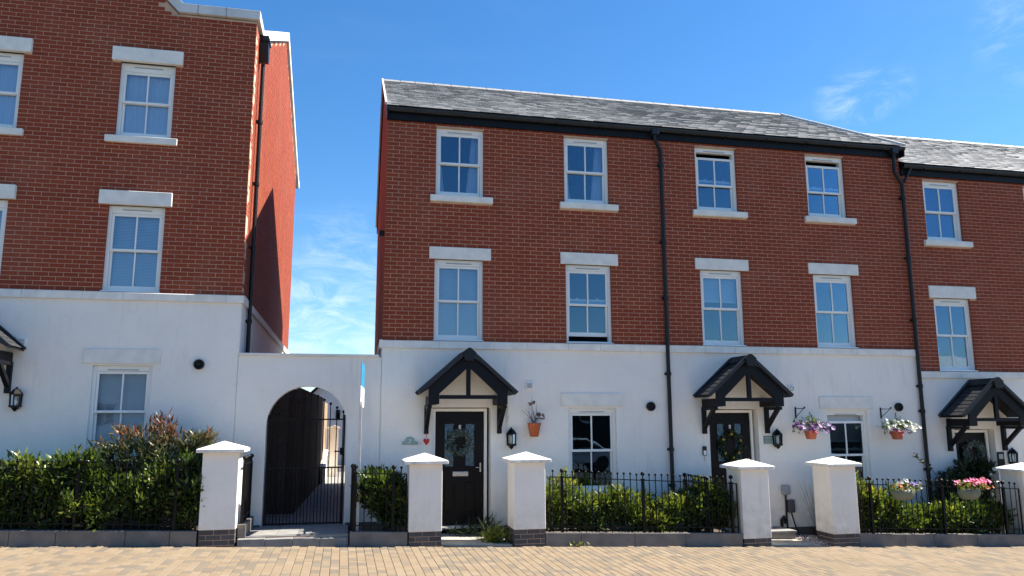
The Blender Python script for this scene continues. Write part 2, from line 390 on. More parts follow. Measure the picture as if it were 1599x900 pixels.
# ------------------------------------------------------------------ windows and doors
def sash_window(house, x0, x1, z0, z1, content=None, glassmat='window_glass', lower_up=0., upper_down=0., yf=.055, head=.13, label=None, horns=True):
    """sliding sash: frame, two sashes with a glazing bar each, four panes"""
    W = x1-x0; s = .055; yb = yf+.11
    f = MB()
    f.box(x0, x0+s, yf, yb, z0, z1); f.box(x1-s, x1, yf, yb, z0, z1)
    f.box(x0+s, x1-s, yf, yb, z1-head+.04, z1); f.box(x0+s, x1-s, yf, yb, z0, z0+.035)
    fr = f.build('window', 'upvc', house, label=label, bevel=.004)
    tv = MB(); tv.box(x0+.24*W, x1-.24*W, yf-.010, yf-.0005, z1-.075, z1-.062); tv.build('trickle_vent', 'grey_plastic', fr)
    zt = z1-head+.04; zb_ = z0+.035; mid = (z0+z1-head*.5)/2+.02
    def sash(name, a, b, y, bot, top):
        q = MB(); xa, xb = x0+s+.002, x1-s-.002
        q.box(xa, xa+.038, y, y+.04, a, b); q.box(xb-.038, xb, y, y+.04, a, b)
        q.box(xa+.038, xb-.038, y, y+.04, a, a+bot); q.box(xa+.038, xb-.038, y, y+.04, b-top, b)
        xc = (xa+xb)/2; q.box(xc-.013, xc+.013, y+.004, y+.034, a+bot, b-top)
        so_ = q.build(name, 'upvc', fr, bevel=.004)
        for (pa, pb) in ((xa+.038, xc-.013), (xc+.013, xb-.038)):
            MB().box(pa-.003, pb+.003, y+.018, y+.024, a+bot-.003, b-top+.003).build('pane', glassmat, fr)
    sash('upper_sash', mid-.02-upper_down, zt-.002-upper_down, yf+.012, .042, .045)
    sash('lower_sash', zb_+.002+lower_up, mid+.02+lower_up, yf+.056, .075, .042)
    k = MB()
    for hx in ((x0+x1)/2-.22*W, (x0+x1)/2+.22*W): k.box(hx-.03, hx+.03, yf+.05, yf+.075, mid+.022+lower_up, mid+.034+lower_up)
    k.build('sash_lock', 'white_paint', fr)
    MB().box(x0-.012, x1+.012, -.012, yf-.001, z0-.001, z0+.014).build('cill_plate', 'metal_sill', fr)
    yi = yf+.125; xa, xb = x0+.03, x1-.03
    if content and 'blind' in content:
        lo = z0+.05 if content == 'blind' else z0+.60*(z1-z0)
        b = MB(); z = z1-.10
        while z > lo: b.add([(xa, yi+.020, z), (xb, yi+.020, z), (xb, yi, z-.027), (xa, yi, z-.027)], [(0, 1, 2, 3)]); z -= .026
        b.box(xa, xb, yi-.005, yi+.03, lo-.02, lo); b.build('blind', 'blind', fr, fix=False)
    if content and ('curtain' in content):
        for side in (-1, 1):
            b = MB(); n = 16; w0 = .24*W if side > 0 else .10*W; vs = []
            for j in range(9):
                v = j/8; z = z1-.08-(z1-z0-.1)*v; ww = w0*(.75+.5*v)*(1.0 if side > 0 else .8+.5*v)
                for i in range(n+1):
                    u = i/n; x = (x1-.04-ww*u) if side > 0 else (x0+.04+ww*u)
                    vs.append((x, yi+.05+.018*math.sin(u*19+side)+.01*math.sin(v*5+u*4), z))
            fs = [(j*(n+1)+i, j*(n+1)+i+1, (j+1)*(n+1)+i+1, (j+1)*(n+1)+i) for j in range(8) for i in range(n)]
            b.add(vs, fs, 0, True); b.build('curtain', 'curtain', fr, fix=False)
    if content == 'sheer':
        b = MB(); n = 30; vs = [(xa+(xb-xa)*i/n, yi+.012*math.sin(i*1.7), z) for z in (z1-.06, z0+.05) for i in range(n+1)]
        b.add(vs, [(i, i+1, n+2+i, n+1+i) for i in range(n)], 0, True); b.build('net_curtain', 'blind', fr, fix=False)
    return fr
def panel_door(house, x0, x1, z0, z1, y=.14, glazed=True):
    fr = MB(); s = .055
    fr.box(x0-s, x0-.003, y-.03, y+.05, z0, z1+s); fr.box(x1+.003, x1+s, y-.03, y+.05, z0, z1+s); fr.box(x0-.003, x1+.003, y-.03, y+.05, z1+.003, z1+s)
    fr.build('door_frame', 'upvc', house, bevel=.004)
    bx('threshold', 'metal_sill', house, x0-s, x1+s, y-.10, y+.04, z0-.05, z0-.001)
    W = x1-x0; H = z1-z0
    d = MB(); ops = [(x0+.17*W, x0+.40*W, z0+.50*H, z0+.90*H), (x0+.60*W, x0+.83*W, z0+.50*H, z0+.90*H), (x0+.17*W, x0+.42*W, z0+.10*H, z0+.38*H), (x0+.58*W, x0+.83*W, z0+.10*H, z0+.38*H)]
    wall_sheet(d, 'Y', x0, x1, z0, z1, ops, y, .05)
    do = d.build('door', 'door_black', house, fix=False)
    for i, (a, b, c, e) in enumerate(ops):
        if i < 2 and glazed:
            MB().box(a-.01, b+.01, y+.02, y+.028, c-.01, e+.01).build('door_glass', 'obscure_glass', do)
            q = MB(); 
            for r in ((a, a+.02, c, e), (b-.02, b, c, e), (a+.02, b-.02, c, c+.02), (a+.02, b-.02, e-.02, e)): q.box(r[0], r[1], y-.008, y+.02, r[2], r[3])
            q.build('glazing_bead', 'door_black', do)
        else:
            q = MB(); q.box(a-.01, b+.01, y+.022, y+.04, c-.01, e+.01); q.prism([(a+.03, c+.03), (b-.03, c+.03), (b-.03, e-.03), (a+.03, e-.03)], 'Y', y+.006, y+.023)
            q.build('door_panel', 'door_black', do, bevel=.006)
    q = MB(); q.box(x0+.36*W, x0+.68*W, y-.014, y-.001, z0+.425*H, z0+.465*H); q.box(x0+.38*W, x0+.66*W, y-.022, y-.013, z0+.43*H, z0+.46*H)
    q.build('letter_plate', 'silver', do, bevel=.003)
    q = MB(); q.box(x1-.075, x1-.05, y-.02, y-.001, z0+.46*H, z0+.54*H); q.cyl((x1-.063, y-.018, z0+.50*H), (x1-.063, y-.05, z0+.50*H), .010); q.cyl((x1-.063, y-.05, z0+.50*H), (x1-.15, y-.05, z0+.50*H), .009); q.build('handle', 'silver', do)
    q = MB(); q.box(x0+.475*W, x0+.525*W, y-.02, y-.001, z0+.835*H, z0+.88*H); q.ball((x0+.5*W, y-.03, z0+.84*H), .018); q.build('knocker', 'silver', do)
def porch(house, xc, zs, hw=.84, proj=.66, rise=.71, door=True):
    """gabled timber canopy; zs: underside level of the side plates"""
    yf = -proj; hw = .70; xe = .82; zeo = zs+.20; rz = zs+.86; ze = zs+.15; th = .05
    p = MB()
    for sg in (-1, 1):
        pl = [(xc, rz+.03), (xc+sg*xe, zeo+.0), (xc+sg*xe, zeo-.03), (xc, rz-.01)]
        p.prism(pl if sg > 0 else pl[::-1], 'Y', -.012, yf+.02)
    root = p.build('porch_roof', 'black_timber', house)
    # tiles
    import math as mm
    L = mm.hypot(xe, rz-zeo); rows = 9; m = MB()
    meshcache = {}
    for sg in (-1, 1):
        u = Vector((-sg*xe, 0, rz-zeo)).normalized(); nrm = Vector((sg*(rz-zeo), 0, xe)).normalized()
        for r in range(rows):
            off = -.10 if r % 2 else 0; y = -.02-off
            base = Vector((xc+sg*xe, 0, zeo+.012))+u*(r*L/rows-.01)
            yy = -.015
            k = 0; edge = yf+.03
            widths = []
            cur = -.015
            first = .19 if r % 2 == 0 else .095
            while cur > edge+.01:
                wdt = first if k == 0 else .19
                nx = max(cur-wdt, edge); widths.append((cur-.003, nx)); cur = nx; k += 1
            for (ya, yb) in widths:
                a = base+nrm*(.013); b = base+u*(L/rows+.03)+nrm*.006
                if b.z > rz+.03: b = base+u*(L/rows)+nrm*.006
                vs = [Vector((a.x, ya, a.z)), Vector((a.x, yb, a.z)), Vector((b.x, yb, b.z)), Vector((b.x, ya, b.z))]
                vs += [v-nrm*.008 for v in vs]
                t = MB(); t.add(vs, [(0, 1, 2, 3), (4, 7, 6, 5), (0, 4, 5, 1), (1, 5, 6, 2), (2, 6, 7, 3), (3, 7, 4, 0)])
                t.build('roof_tile', 'porch_tile', root)
    # dry verges front and back (grey trims), barge boards
    for yv, w_ in ((yf-.01, .07), (-.055, .07)):
        for sg in (-1, 1):
            q = MB(); q.beam((xc+sg*.035, yv, rz+.050), (xc+sg*(xe+.02), yv, zeo-.002), w_, .062); q.build('verge_trim', 'gutter_grey', root, bevel=.006)
    for sg in (-1, 1):
        q = MB(); q.prism([(xc+sg*.0, rz+.005), (xc+sg*xe*.99, zeo-.02), (xc+sg*hw*.97, zeo+.06), (xc+sg*hw*.97, zs+.005), (xc+sg*(hw-.20), zs+.005), (xc+sg*(hw-.20), ze+.03), (xc+sg*.0, rz-.22)] if sg > 0 else
                           [(xc+sg*.0, rz+.005), (xc+sg*.0, rz-.22), (xc+sg*(hw-.20), ze+.03), (xc+sg*(hw-.20), zs+.005), (xc+sg*hw*.97, zs+.005), (xc+sg*hw*.97, zeo+.06), (xc+sg*xe*.99, zeo-.02)], 'Y', yf+.02, yf+.055)
        q.build('barge_board', 'black_timber', root)
        bx('side_plate', 'black_timber', root, xc+sg*(hw-.17), xc+sg*(hw-.03), yf+.056, -.012, zs, ze-.005, bevel=.005)
        q = MB(); px = xc+sg*(hw-.05)
        q.box(px-.038, px+.038, -.085, -.012, zs-.50, zs-.002); q.beam((px, -.04, zs-.40), (px, yf+.17, zs-.02), .07, .07, (1, 0, 0)); q.box(px-.036, px+.036, yf+.10, -.086, zs-.060, zs-.003)
        q.build('bracket', 'black_timber', root, bevel=.004)
    q = MB(); q.box(xc-.036, xc+.036, yf+.03, yf+.09, ze-.02, rz-.12); q.build('king_post', 'black_timber', root)
    q = MB(); q.box(xc-hw+.21, xc+hw-.21, yf+.025, yf+.10, ze-.055, ze+.01); q.build('tie_beam', 'black_timber', root)
    q = MB(); q.prism([(xc-.115, rz+.02), (xc-.075, rz-.12), (xc+.075, rz-.12), (xc+.115, rz+.02), (xc+.02, rz+.10), (xc-.02, rz+.10)], 'Y', yf-.035, yf-.085)
    q.build('ridge_end_cap', 'black_plastic', root, bevel=.003)
    for i in range(2):
        ya, yb = yf-.035+i*.34, yf+.30+i*.33
        q = MB(); q.prism([(xc-.12, rz-.03), (xc-.03, rz+.085), (xc+.03, rz+.085), (xc+.12, rz-.03), (xc+.10, rz-.04), (xc, rz+.055), (xc-.10, rz-.04)], 'Y', ya, min(yb, -.014)); q.build('ridge_tile', 'porch_tile', root)
    return root
def downpipe(house, x, z0, z1, y=-.07, r=.037, clips=(), top=None, side=None):
    m = MB(); pts = top or []
    m.cyl((x, y, z0), (x, y, z1), r, n=12)
    if pts: m.tube([(x, y, z1)]+pts, r, 12)
    o = m.build('downpipe', 'black_plastic', house)
    for z in clips:
        c = MB(); c.cyl((x, y, z-.035), (x, y, z+.035), r+.012, n=12); c.box(x-.065, x+.065, y+.02, y+.062, z-.02, z+.02); c.build('pipe_clip', 'black_plastic', o)
    return o
def stones(house, x0, x1, ztop, h, y0, yback, lens=.9, wrap=0):
    core = MB(); core.box(x0+.004, x1-.004, y0+.006, yback, ztop-h+.004, ztop-.004); co = core.build('string_course', 'mortar', house)
    x = x0
    while x < x1-.02:
        L = random.choice((.62, .78, .9, 1.0)); nx = min(x+L, x1)
        if x1-nx < .25: nx = x1
        MB().prism([(y0, ztop-h), (yback-.002, ztop-h), (yback-.002, ztop), (y0+.012, ztop-.003), (y0, ztop-.02)], 'X', x, nx-.005).build('stone', 'cast_stone', co, bevel=.003)
        x = nx
def slates(roof, x0, x1, y0, z0, y1, z1, nparts=300, wid=.25, gauge=.21, skew=0.):
    u = Vector((0, y1-y0, z1-z0)); L = u.length; u.normalize(); nrm = Vector((0, -(z1-z0), y1-y0)).normalized()
    rows = int(L/gauge)+1; allr = []
    for r in range(rows):
        x = x0-(wid/2 if r % 2 else 0)
        while x < x1:
            a, b = max(x, x0+skew*(r*gauge*u.y+gauge*.5)), min(x+wid-.007, x1)
            if b-a > .03: allr.append((r, a, b))
            x += wid
    def piece(m, r, a, b, tone, o=Vector((0, 0, 0))):
        s0 = r*gauge+random.uniform(-.012, .012); s1 = min(r*gauge+gauge+.06, L); l0 = .025+random.uniform(0, .009); l1 = .008
        p0 = Vector((0, y0, z0))+u*s0; p1 = Vector((0, y0, z0))+u*s1; tl = random.uniform(-.0015, .0015)
        vs = [Vector((a, 0, 0))+p0+nrm*(l0+tl), Vector((b, 0, 0))+p0+nrm*(l0-tl), Vector((b, 0, 0))+p1+nrm*l1, Vector((a, 0, 0))+p1+nrm*l1]
        vs += [vs[0]-nrm*.013, vs[1]-nrm*.013, vs[2]-nrm*.006, vs[3]-nrm*.006]
        m.add([v-o for v in vs], [(0, 1, 2, 3), (0, 4, 5, 1), (1, 5, 6, 2), (3, 7, 4, 0), (7, 6, 5, 4)], tone)
    allr.sort(key=lambda q: (Vector(((q[1]+q[2])/2, y0, z0))+u*(q[0]*gauge)-CAM).length)
    cache = {}
    for (r, a, b) in allr[:nparts]:
        key = (round(b-a, 3), random.randrange(4)); o = Vector((a, y0, z0))+u*(r*gauge)
        if key not in cache:
            m = MB(); piece(m, r, a, b, 0, o); cache[key] = m.mesh('slate', 'slate', fix=False)
        inst('slate', cache[key], roof, o)
    if len(allr) > nparts:
        m = MB()
        for (r, a, b) in allr[nparts:]: piece(m, r, a, b, random.random()*.98+.01)
        m.build('slating', 'slate', roof, kind='stuff', fix=False)

# ------------------------------------------------------------------ terraced houses B, C, D (plain gabled roof along the street)
RY, RZ = 4.45, 6.86; EY, EZ = -.15, 4.31; BACK = 9.05
def terrace_house(name, x0, x1, dz, label, wins, grounds, doorx, doorz, porch_c, porch_z, left_gable=False, right_gable=False, sdz=0, nbrick=300, nslate=300, contents={}):
    h = thing(name, (x0, 0, G((x0+x1)/2)), label, 'house', 'brick and white render houses along the street')
    zs = 0+sdz; zt = 4.10+dz; g0 = G(x1)-.3
    ups = [(a, b, 2.7+dz, 4.02+dz) for a, b in wins]; firsts = [(a, b, zs, 1.5+dz*1.1) for a, b in wins]
    lint = [(a-.10, b+.14, 1.5+dz*1.1, 1.725+dz*1.02) for a, b in wins]; sills = [(a-.10, b+.17, 2.58+dz, 2.7+dz) for a, b in wins]
    m = MB(); wall_sheet(m, 'Y', x0, x1, zs, zt+.15, ups+firsts, .004, .28)
    bw = m.build('brick_wall', 'mortar', h, fix=False)
    rects = course_bricks(x0, x1, zs, zt+.02, ups+firsts+lint+sills)
    lay_bricks(bw, rects, 'Y', 0, -1, nparts=nbrick)
    # brick reveals
    m = MB()
    for (a, b, za, zb) in ups+firsts:
        z = za
        while z < zb-.02:
            m.box(b-.001, b+.012, .012, .10, z+.005, min(z+.07, zb), random.random()*.98+.01); m.box(a-.012, a+.001, .012, .10, z+.005, min(z+.07, zb), random.random()*.98+.01); z += .075
    m.build('reveal_bricks', 'brick', bw, kind='stuff')
    # render
    gops = [(a, b, za, zb) for a, b, za, zb in grounds]+[(doorx[0]-.07, doorx[1]+.10, doorz[0]-.30, doorz[1]+.07)]
    m = MB(); wall_sheet(m, 'Y', x0, x1, g0, zs-.10, gops, -.015, .30)
    m.build('rendered_wall', 'render', h, fix=False)
    stones(h, x0-.0, x1, zs, .14, -.058, .0)
    for (a, b, za, zb) in lint: bx('lintel', 'cast_stone', h, a, b, -.028, .10, za, zb, bevel=.006)
    for (a, b, za, zb) in sills: bx('sill', 'cast_stone', h, a, b, -.065, .10, za, zb-.001, bevel=.008)
    for (a, b, za, zb) in grounds: bx('lintel', 'cast_stone', h, a-.14, b+.14, -.04, .1, zb+.035, zb+.27, bevel=.006)
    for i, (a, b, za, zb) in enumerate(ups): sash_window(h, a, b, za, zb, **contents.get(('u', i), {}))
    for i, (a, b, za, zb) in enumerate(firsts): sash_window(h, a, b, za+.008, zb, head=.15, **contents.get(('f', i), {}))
    for i, (a, b, za, zb) in enumerate(grounds):
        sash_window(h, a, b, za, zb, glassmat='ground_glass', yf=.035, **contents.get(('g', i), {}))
    panel_door(h, doorx[0], doorx[1], doorz[0], doorz[1], glazed=contents.get('glazed', True))
    porch(h, porch_c, porch_z)
    # eaves
    bx('fascia', 'black_timber', h, x0-.02 if left_gable else x0, x1, -.055, -.006, zt-.01, zt+.15)
    m = MB(); n = 8; pr = [(-.112+.062*math.cos(math.pi*(1+i/n)), EZ-.015+dz+.075*math.sin(math.pi*(1+i/n))) for i in range(n+1)]
    pr = pr+[(y*.0+(-.112+(y+.112)*.88), EZ-.015+dz+(z-(EZ-.015+dz))*.88) for y, z in pr[::-1]]
    m.prism(pr, 'X', x0-.03 if left_gable else x0, x1+(.06 if right_gable else 0)); gt = m.build('gutter', 'gutter_grey', h)
    xx = x0+.5
    while xx < x1:
        bx('gutter_bracket', 'gutter_grey', gt, xx-.012, xx+.012, -.178, -.056, EZ-.10+dz, EZ-.085+dz); xx += .9
    # roof
    lo, hi = (x0-.05 if left_gable else x0), (x1+(.05 if right_gable else 0))
    m = MB(); m.prism([(EY, EZ+dz), (RY, RZ+dz), (BACK+.15, EZ+dz), (BACK+.15, EZ-.05+dz), (RY, RZ-.12+dz), (EY+.09, EZ-.05+dz)], 'X', lo+.02, hi-.02)
    rf = m.build('roof', 'black_timber', h); slates(rf, lo, hi, EY-.02, EZ+dz-.005, RY, RZ+dz, nparts=nslate, skew=.021 if left_gable else 0)
    m = MB(); slat = [(EY, EZ+dz+.01), (RY, RZ+dz+.01), (BACK, EZ+dz+.04)]
    xx = lo
    while xx < hi-.05:
        nx = min(xx+.45, hi); q = MB()
        q.prism([(RY-.14, RZ+dz-.045), (RY-.03, RZ+dz+.045), (RY+.03, RZ+dz+.045), (RY+.14, RZ+dz-.045), (RY+.11, RZ+dz-.05), (RY, RZ+dz+.02), (RY-.11, RZ+dz-.05)], 'X', xx, nx-.012); q.box(nx-.03, nx-.008, RY-.04, RY+.04, RZ+dz+.03, RZ+dz+.058)
        q.build('ridge_tile', 'ridge_clay', rf); xx = nx
    MB().add([(lo, RY, RZ+dz+.012), (hi, RY, RZ+dz+.012), (hi, BACK+.16, EZ+dz+.01), (lo, BACK+.16, EZ+dz+.01)], [(0, 1, 2, 3)]).build('rear_slope', 'slate', rf, fix=False)
    for flag, xg, o in ((left_gable, x0, -1), (right_gable, x1, 1)):
        if not flag: continue
        q = MB(); q.beam((xg+o*.05, EY-.03, EZ+dz+.035), (xg+o*.05, RY, RZ+dz+.045), .035, .05, (1, 0, 0)); q.beam((xg+o*.05, BACK+.15, EZ+dz+.035), (xg+o*.05, RY, RZ+dz+.045), .035, .05, (1, 0, 0)); q.build('verge_trim', 'lead', rf)
        q = MB(); q.prism([(-.17, zt-.01), (-.17, EZ+dz-.01), (RY, RZ+dz-.02), (BACK+.1, EZ+dz-.02), (BACK+.1, EZ+dz-.2), (RY, RZ+dz-.20), (.02, zt+.0)], 'X', xg+o*.003, xg+o*.028); q.build('barge_board', 'black_timber', rf)
    # rear, floors and rooms
    bx('rear_wall', 'brick', h, x0+.001, x1-.001, BACK-.2, BACK, g0, zt+.15)
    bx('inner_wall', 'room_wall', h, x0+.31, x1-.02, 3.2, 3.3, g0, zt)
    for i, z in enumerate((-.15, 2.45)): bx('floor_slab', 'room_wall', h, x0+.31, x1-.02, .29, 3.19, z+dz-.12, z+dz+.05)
    return h
def gable_wall(h, name, xg, out, y0, y1, zlow, zs, prof, pmax, sheet='brick', npart=300):
    """side wall: mortar sheet with profile, bricks above zs"""
    ys = np.linspace(y0, y1, 60)
    m = MB(); poly = [(y0+.006, zs), (y1, zs)]+[(y, prof(y)-.03) for y in ys[:0:-1]]+[(y0+.006, prof(y0)-.03)]
    m.prism(poly, 'X', xg-out*.004, xg-out*.28); w_ = m.build(name, 'mortar', h)
    rects = course_bricks(max(y0, .022), y1, zs, pmax, [], profile=prof, phase=1)
    lay_bricks(w_, rects, 'X', xg, out, nparts=npart)
    return w_
hB = terrace_house('terraced_house', 0, 5.35, 0, 'left house of the attached terrace, brick over white render, number 7 by its open-sided porch', [(.9, 1.8), (3.375, 4.275)], [(3.38, 4.30, -2.70, -1.19)], (.97, 1.84), (-3.21, -1.25), 1.44, -1.14, left_gable=True,
    contents={('u', 0): dict(content='curtain'), ('u', 1): dict(content='curtain'), ('f', 0): dict(content='blind'), ('f', 1): dict(lower_up=.10)})
hC = terrace_house('terraced_house', 5.35, 10.82, 0, 'middle house between the two long drainpipes, with hanging baskets each side of its window', [(6.11, 7.01), (8.58, 9.48)], [(8.65, 9.56, -2.72, -1.24)], (6.22, 7.07), (-3.15, -1.28), 6.69, -1.17, right_gable=True,
    contents={('u', 0): dict(upper_down=.10), ('u', 1): dict(upper_down=.10), ('f', 0): dict(content='blind_half'), ('g', 0): dict(content='blind_half', upper_down=.11)})
hD = terrace_house('terraced_house', 10.82, 16.25, -.37, 'right-hand lower house with silver-green wreath on its black door, roof stepped down', [(11.36, 12.26), (13.93, 14.83)], [(14.0, 14.9, -3.15, -1.65)], (11.62, 12.40), (-3.60, -1.69), 12.04, -1.55, sdz=-.44,
    contents={('u', 0): dict(content='sheer'), ('u', 1): dict(content='sheer'), 'glazed': False})
hE = terrace_house('terraced_house', 16.25, 21.9, -.37, 'farthest right house of which only the slate roof shows at the picture edge', [(17.15, 18.05), (19.6, 20.5)], [(19.6, 20.5, -3.3, -1.75)], (17.2, 18.0), (-3.75, -1.84), 17.6, -1.70, right_gable=True, sdz=-.44, nbrick=0, nslate=120,
    contents={('u', 0): dict(content='curtain'), ('f', 0): dict(content='blind')})
# left gable wall of the terrace
def profB(y): return min(EZ+(y-EY)*(RZ-EZ)/(RY-EY), RZ-(y-RY)*(RZ-EZ)/(RY-EY))-.06
gable_wall(hB, 'gable_wall', 0, -1, .02, BACK, 0, 0, profB, 6.9)
bx('rendered_gable', 'render', hB, -.015, .27, .0, BACK, G(0)-.3, -.10)
q = MB(); q.box(-.058, .0, -.058, BACK, -.14, 0); q.build('side_string_course', 'cast_stone', hB, bevel=.004)
bx('flue_stub', 'black_plastic', hB, -.10, -.001, .55, .65, 2.02, 2.12)
# right gable wall of the middle house above its lower neighbour, and far gable
MB().prism([(.02, 3.6), (BACK, 3.6)]+[(y, profB(y)) for y in np.linspace(BACK, .02, 30)], 'X', 10.821, 10.79).build('gable_wall', 'brick', hC)
MB().prism([(.02, G(21.9)-.3), (BACK, G(21.9)-.3)]+[(y, profB(y)-.37) for y in np.linspace(BACK, .02, 30)], 'X', 21.899, 21.6).build('gable_wall', 'brick', hE)
# the left gable stands slightly out of square with the street front
SKEW = .021
for o in list(hB.children_recursive):
    if o.name.startswith(('slate', 'slating')): continue
    wl = o.location.copy(); p_ = o.parent
    off = Vector(org[p_.name]) if p_ is not None else Vector((0, 0, 0))
    if o.data.users > 1:
        P_ = wl+off
        if P_.y > .3 and P_.x < .3: o.location.x += SKEW*P_.y
    else:
        for v in o.data.vertices:
            wx, wy = v.co.x+wl.x+off.x, v.co.y+wl.y+off.y
            if wx < .42 and wy > .0: v.co.x += SKEW*wy
# downpipes between the houses
downpipe(hB, 5.345, G(5.3)+.02, 3.82, clips=(3.55, 2.0, .9, -.55, -1.95, -2.6), top=[(5.345, -.07, 3.85), (5.21, -.11, 4.08), (5.21, -.115, 4.24)])
bx('hopper', 'gutter_grey', hB, 5.14, 5.28, -.19, -.06, 4.15, 4.27, bevel=.01)
downpipe(hC, 10.80, G(10.8)+.02, 3.45, clips=(3.2, 1.9, .6, -.75, -1.25, -2.4), top=[(10.80, -.07, 3.50), (10.62, -.10, 3.74), (10.62, -.115, 4.24)])
bx('hopper', 'gutter_grey', hC, 10.55, 10.69, -.19, -.06, 4.15, 4.27, bevel=.01)
q = MB(); q.tube([(11.0, -.12, 3.86), (10.93, -.10, 3.72), (10.85, -.08, 3.55)], .03, 8); q.build('gutter_outlet', 'black_plastic', hD)

# ------------------------------------------------------------------ left house A (street gable with flat shoulders)
hA = thing('gabled_house', (-5.33, 0, G(-5)), 'taller house on the left with a stepped pale coping and a sunlit brick side wall', 'house', 'brick and white render houses along the street')
AX0, AX1 = -8.25, -2.41; zA = .72
Aw = [(-7.05, -6.15), (-4.63, -3.73)]
ups = [(a, b, 3.43, 4.79) for a, b in Aw]; firsts = [(a, b, zA, 2.21) for a, b in Aw]
lint = [(a-.13, b+.12, 4.79, 5.04) for a, b in Aw]+[(a-.14, b+.11, 2.21, 2.45) for a, b in Aw]; sills = [(a-.14, b+.12, 3.31, 3.43) for a, b in Aw]
def profAf(x):
    d = abs(x+5.33); return 5.80 if d > 1.61 else 5.80+(1.61-d)*1.03
m = MB(); wall_sheet(m, 'Y', AX0, AX1, zA, 5.78, ups+firsts, .004, .28)
m.prism([(-6.93, 5.77), (-3.73, 5.77), (-5.33, 7.38)], 'Y', .004, .28)
bw = m.build('brick_wall', 'mortar', hA, fix=False)
rects = course_bricks(AX0, AX1, zA, 7.5, ups+firsts+lint+sills, profile=lambda x: profAf(x)-.005)
# keep quoins on the right-hand edge aligned
lay_bricks(bw, rects, 'Y', 0, -1)
m = MB()
for (a, b, za, zb) in ups+firsts:
    z = za
    while z < zb-.02:
        m.box(b-.001, b+.012, .012, .10, z+.005, min(z+.07, zb), random.random()*.98+.01); m.box(a-.012, a+.001, .012, .10, z+.005, min(z+.07, zb), random.random()*.98+.01); z += .075
m.build('reveal_bricks', 'brick', bw, kind='stuff')
Ag = [(-4.65, -3.74, -1.97, -.50)]
m = MB(); wall_sheet(m, 'Y', AX0, AX1, G(-2)-.4, zA-.10, Ag+[(-6.99, -6.02, -2.9, -.59)], -.015, .30); m.build('rendered_wall', 'render', hA, fix=False)
stones(hA, AX0, AX1+.055, zA, .14, -.058, 0)
for (a, b, za, zb) in lint: bx('lintel', 'cast_stone', hA, a, b, -.075, .10, za, zb, bevel=.008)
for (a, b, za, zb) in sills: bx('sill', 'cast_stone', hA, a, b, -.065, .10, za, zb-.001, bevel=.008)
bx('lintel', 'cast_stone', hA, -4.79, -3.63, -.04, .1, -.47, -.23, bevel=.006)
for i, (a, b, za, zb) in enumerate(ups): sash_window(hA, a, b, za, zb, head=.19, content='sheer')
for i, (a, b, za, zb) in enumerate(firsts): sash_window(hA, a, b, za+.008, zb, head=.17, content='blind')
sash_window(hA, *Ag[0], content='blind', glassmat='window_glass', yf=.035)
panel_door(hA, -6.93, -6.09, -2.6, -.66); porch(hA, -6.50, -.46)
# copings
q = MB(); q.prism([(-2.35, 5.80), (-3.735, 5.80), (-5.33, 7.44), (-6.925, 5.80), (AX0-.06, 5.80), (AX0-.06, 5.97), (-6.99, 5.97), (-5.33, 7.68), (-3.67, 5.97), (-2.35, 5.97)], 'Y', -.065, .29)
cop = q.build('gable_coping', 'lead', hA, bevel=.004)
for x in (-3.42, -2.94, -6.5, -7.3): bx('coping_joint', 'black_plastic', cop, x, x+.006, -.069, .29, 5.799, 5.974)
def profAs(y):
    if y < .75: return 5.85
    if y < 6.0: return 5.85+(y-.75)*(8.50-5.85)/5.25
    return 8.50-(y-6.0)*(8.50-6.35)/6.0
YB = 11.55
gable_wall(hA, 'side_wall', AX1, 1, .0, YB, 0, zA, lambda y: profAs(y)-.05, 8.6)
q = MB(); pts = [(.292, 5.80), (.75, 5.80), (6.0, 8.45), (12.35, 6.32), (12.6, 6.42), (12.6, 6.62), (12.25, 6.58), (6.0, 8.69), (.70, 5.97), (.292, 5.97)]
q.prism(pts, 'X', AX1-.29, AX1+.06); q.build('side_coping', 'lead', hA, bevel=.003)
q = MB(); q.box(AX1-.001, AX1+.055, .0, YB, zA-.14, zA); q.build('side_string_course', 'cast_stone', hA, bevel=.004)
bx('rendered_side', 'render', hA, AX1-.28, AX1+.015, .001, YB, G(-2)-.4, zA-.12)
MB().prism([(.3, 5.7), (6, 8.35), (12.2, 6.2), (12.2, 6.1), (6, 8.25), (.3, 5.6)], 'X', AX0, AX1-.3).build('roof', 'slate', hA)
MB().prism([(-7.0, 5.75), (-5.33, 7.4), (-3.66, 5.75)], 'Y', .3, 4.6).build('front_gable_roof', 'slate', hA)
MB().prism([(.0, G(-8)-.3), (YB, G(-8)-.3)]+[(y, profAs(y)) for y in np.linspace(YB, 0, 30)], 'X', AX0+.002, AX0+.3).build('far_side_wall', 'brick', hA)
bx('rear_wall', 'brick', hA, AX0+.31, AX1-.29, YB-.2, YB-.001, G(-5)-.3, 6.4); bx('inner_wall', 'room_wall', hA, AX0+.31, AX1-.3, 3.2, 3.3, -3.4, 5.7)
for z in (-.3+zA, 2.45+zA): bx('floor_slab', 'room_wall', hA, AX0+.31, AX1-.3, .29, 3.19, z-.12, z+.05)
dpy = .62
dp = MB(); dp.cyl((AX1+.075, dpy, G(-2)), (AX1+.075, dpy, 5.25), .037, n=12); dpo = dp.build('downpipe', 'black_plastic', hA)
for z in (4.1, 2.9, 1.7, .35, -.6):
    c_ = MB(); c_.cyl((AX1+.075, dpy, z-.035), (AX1+.075, dpy, z+.035), .05, n=12); c_.box(AX1+.001, AX1+.05, dpy-.05, dpy+.05, z-.02, z+.02); c_.build('pipe_clip', 'black_plastic', dpo)
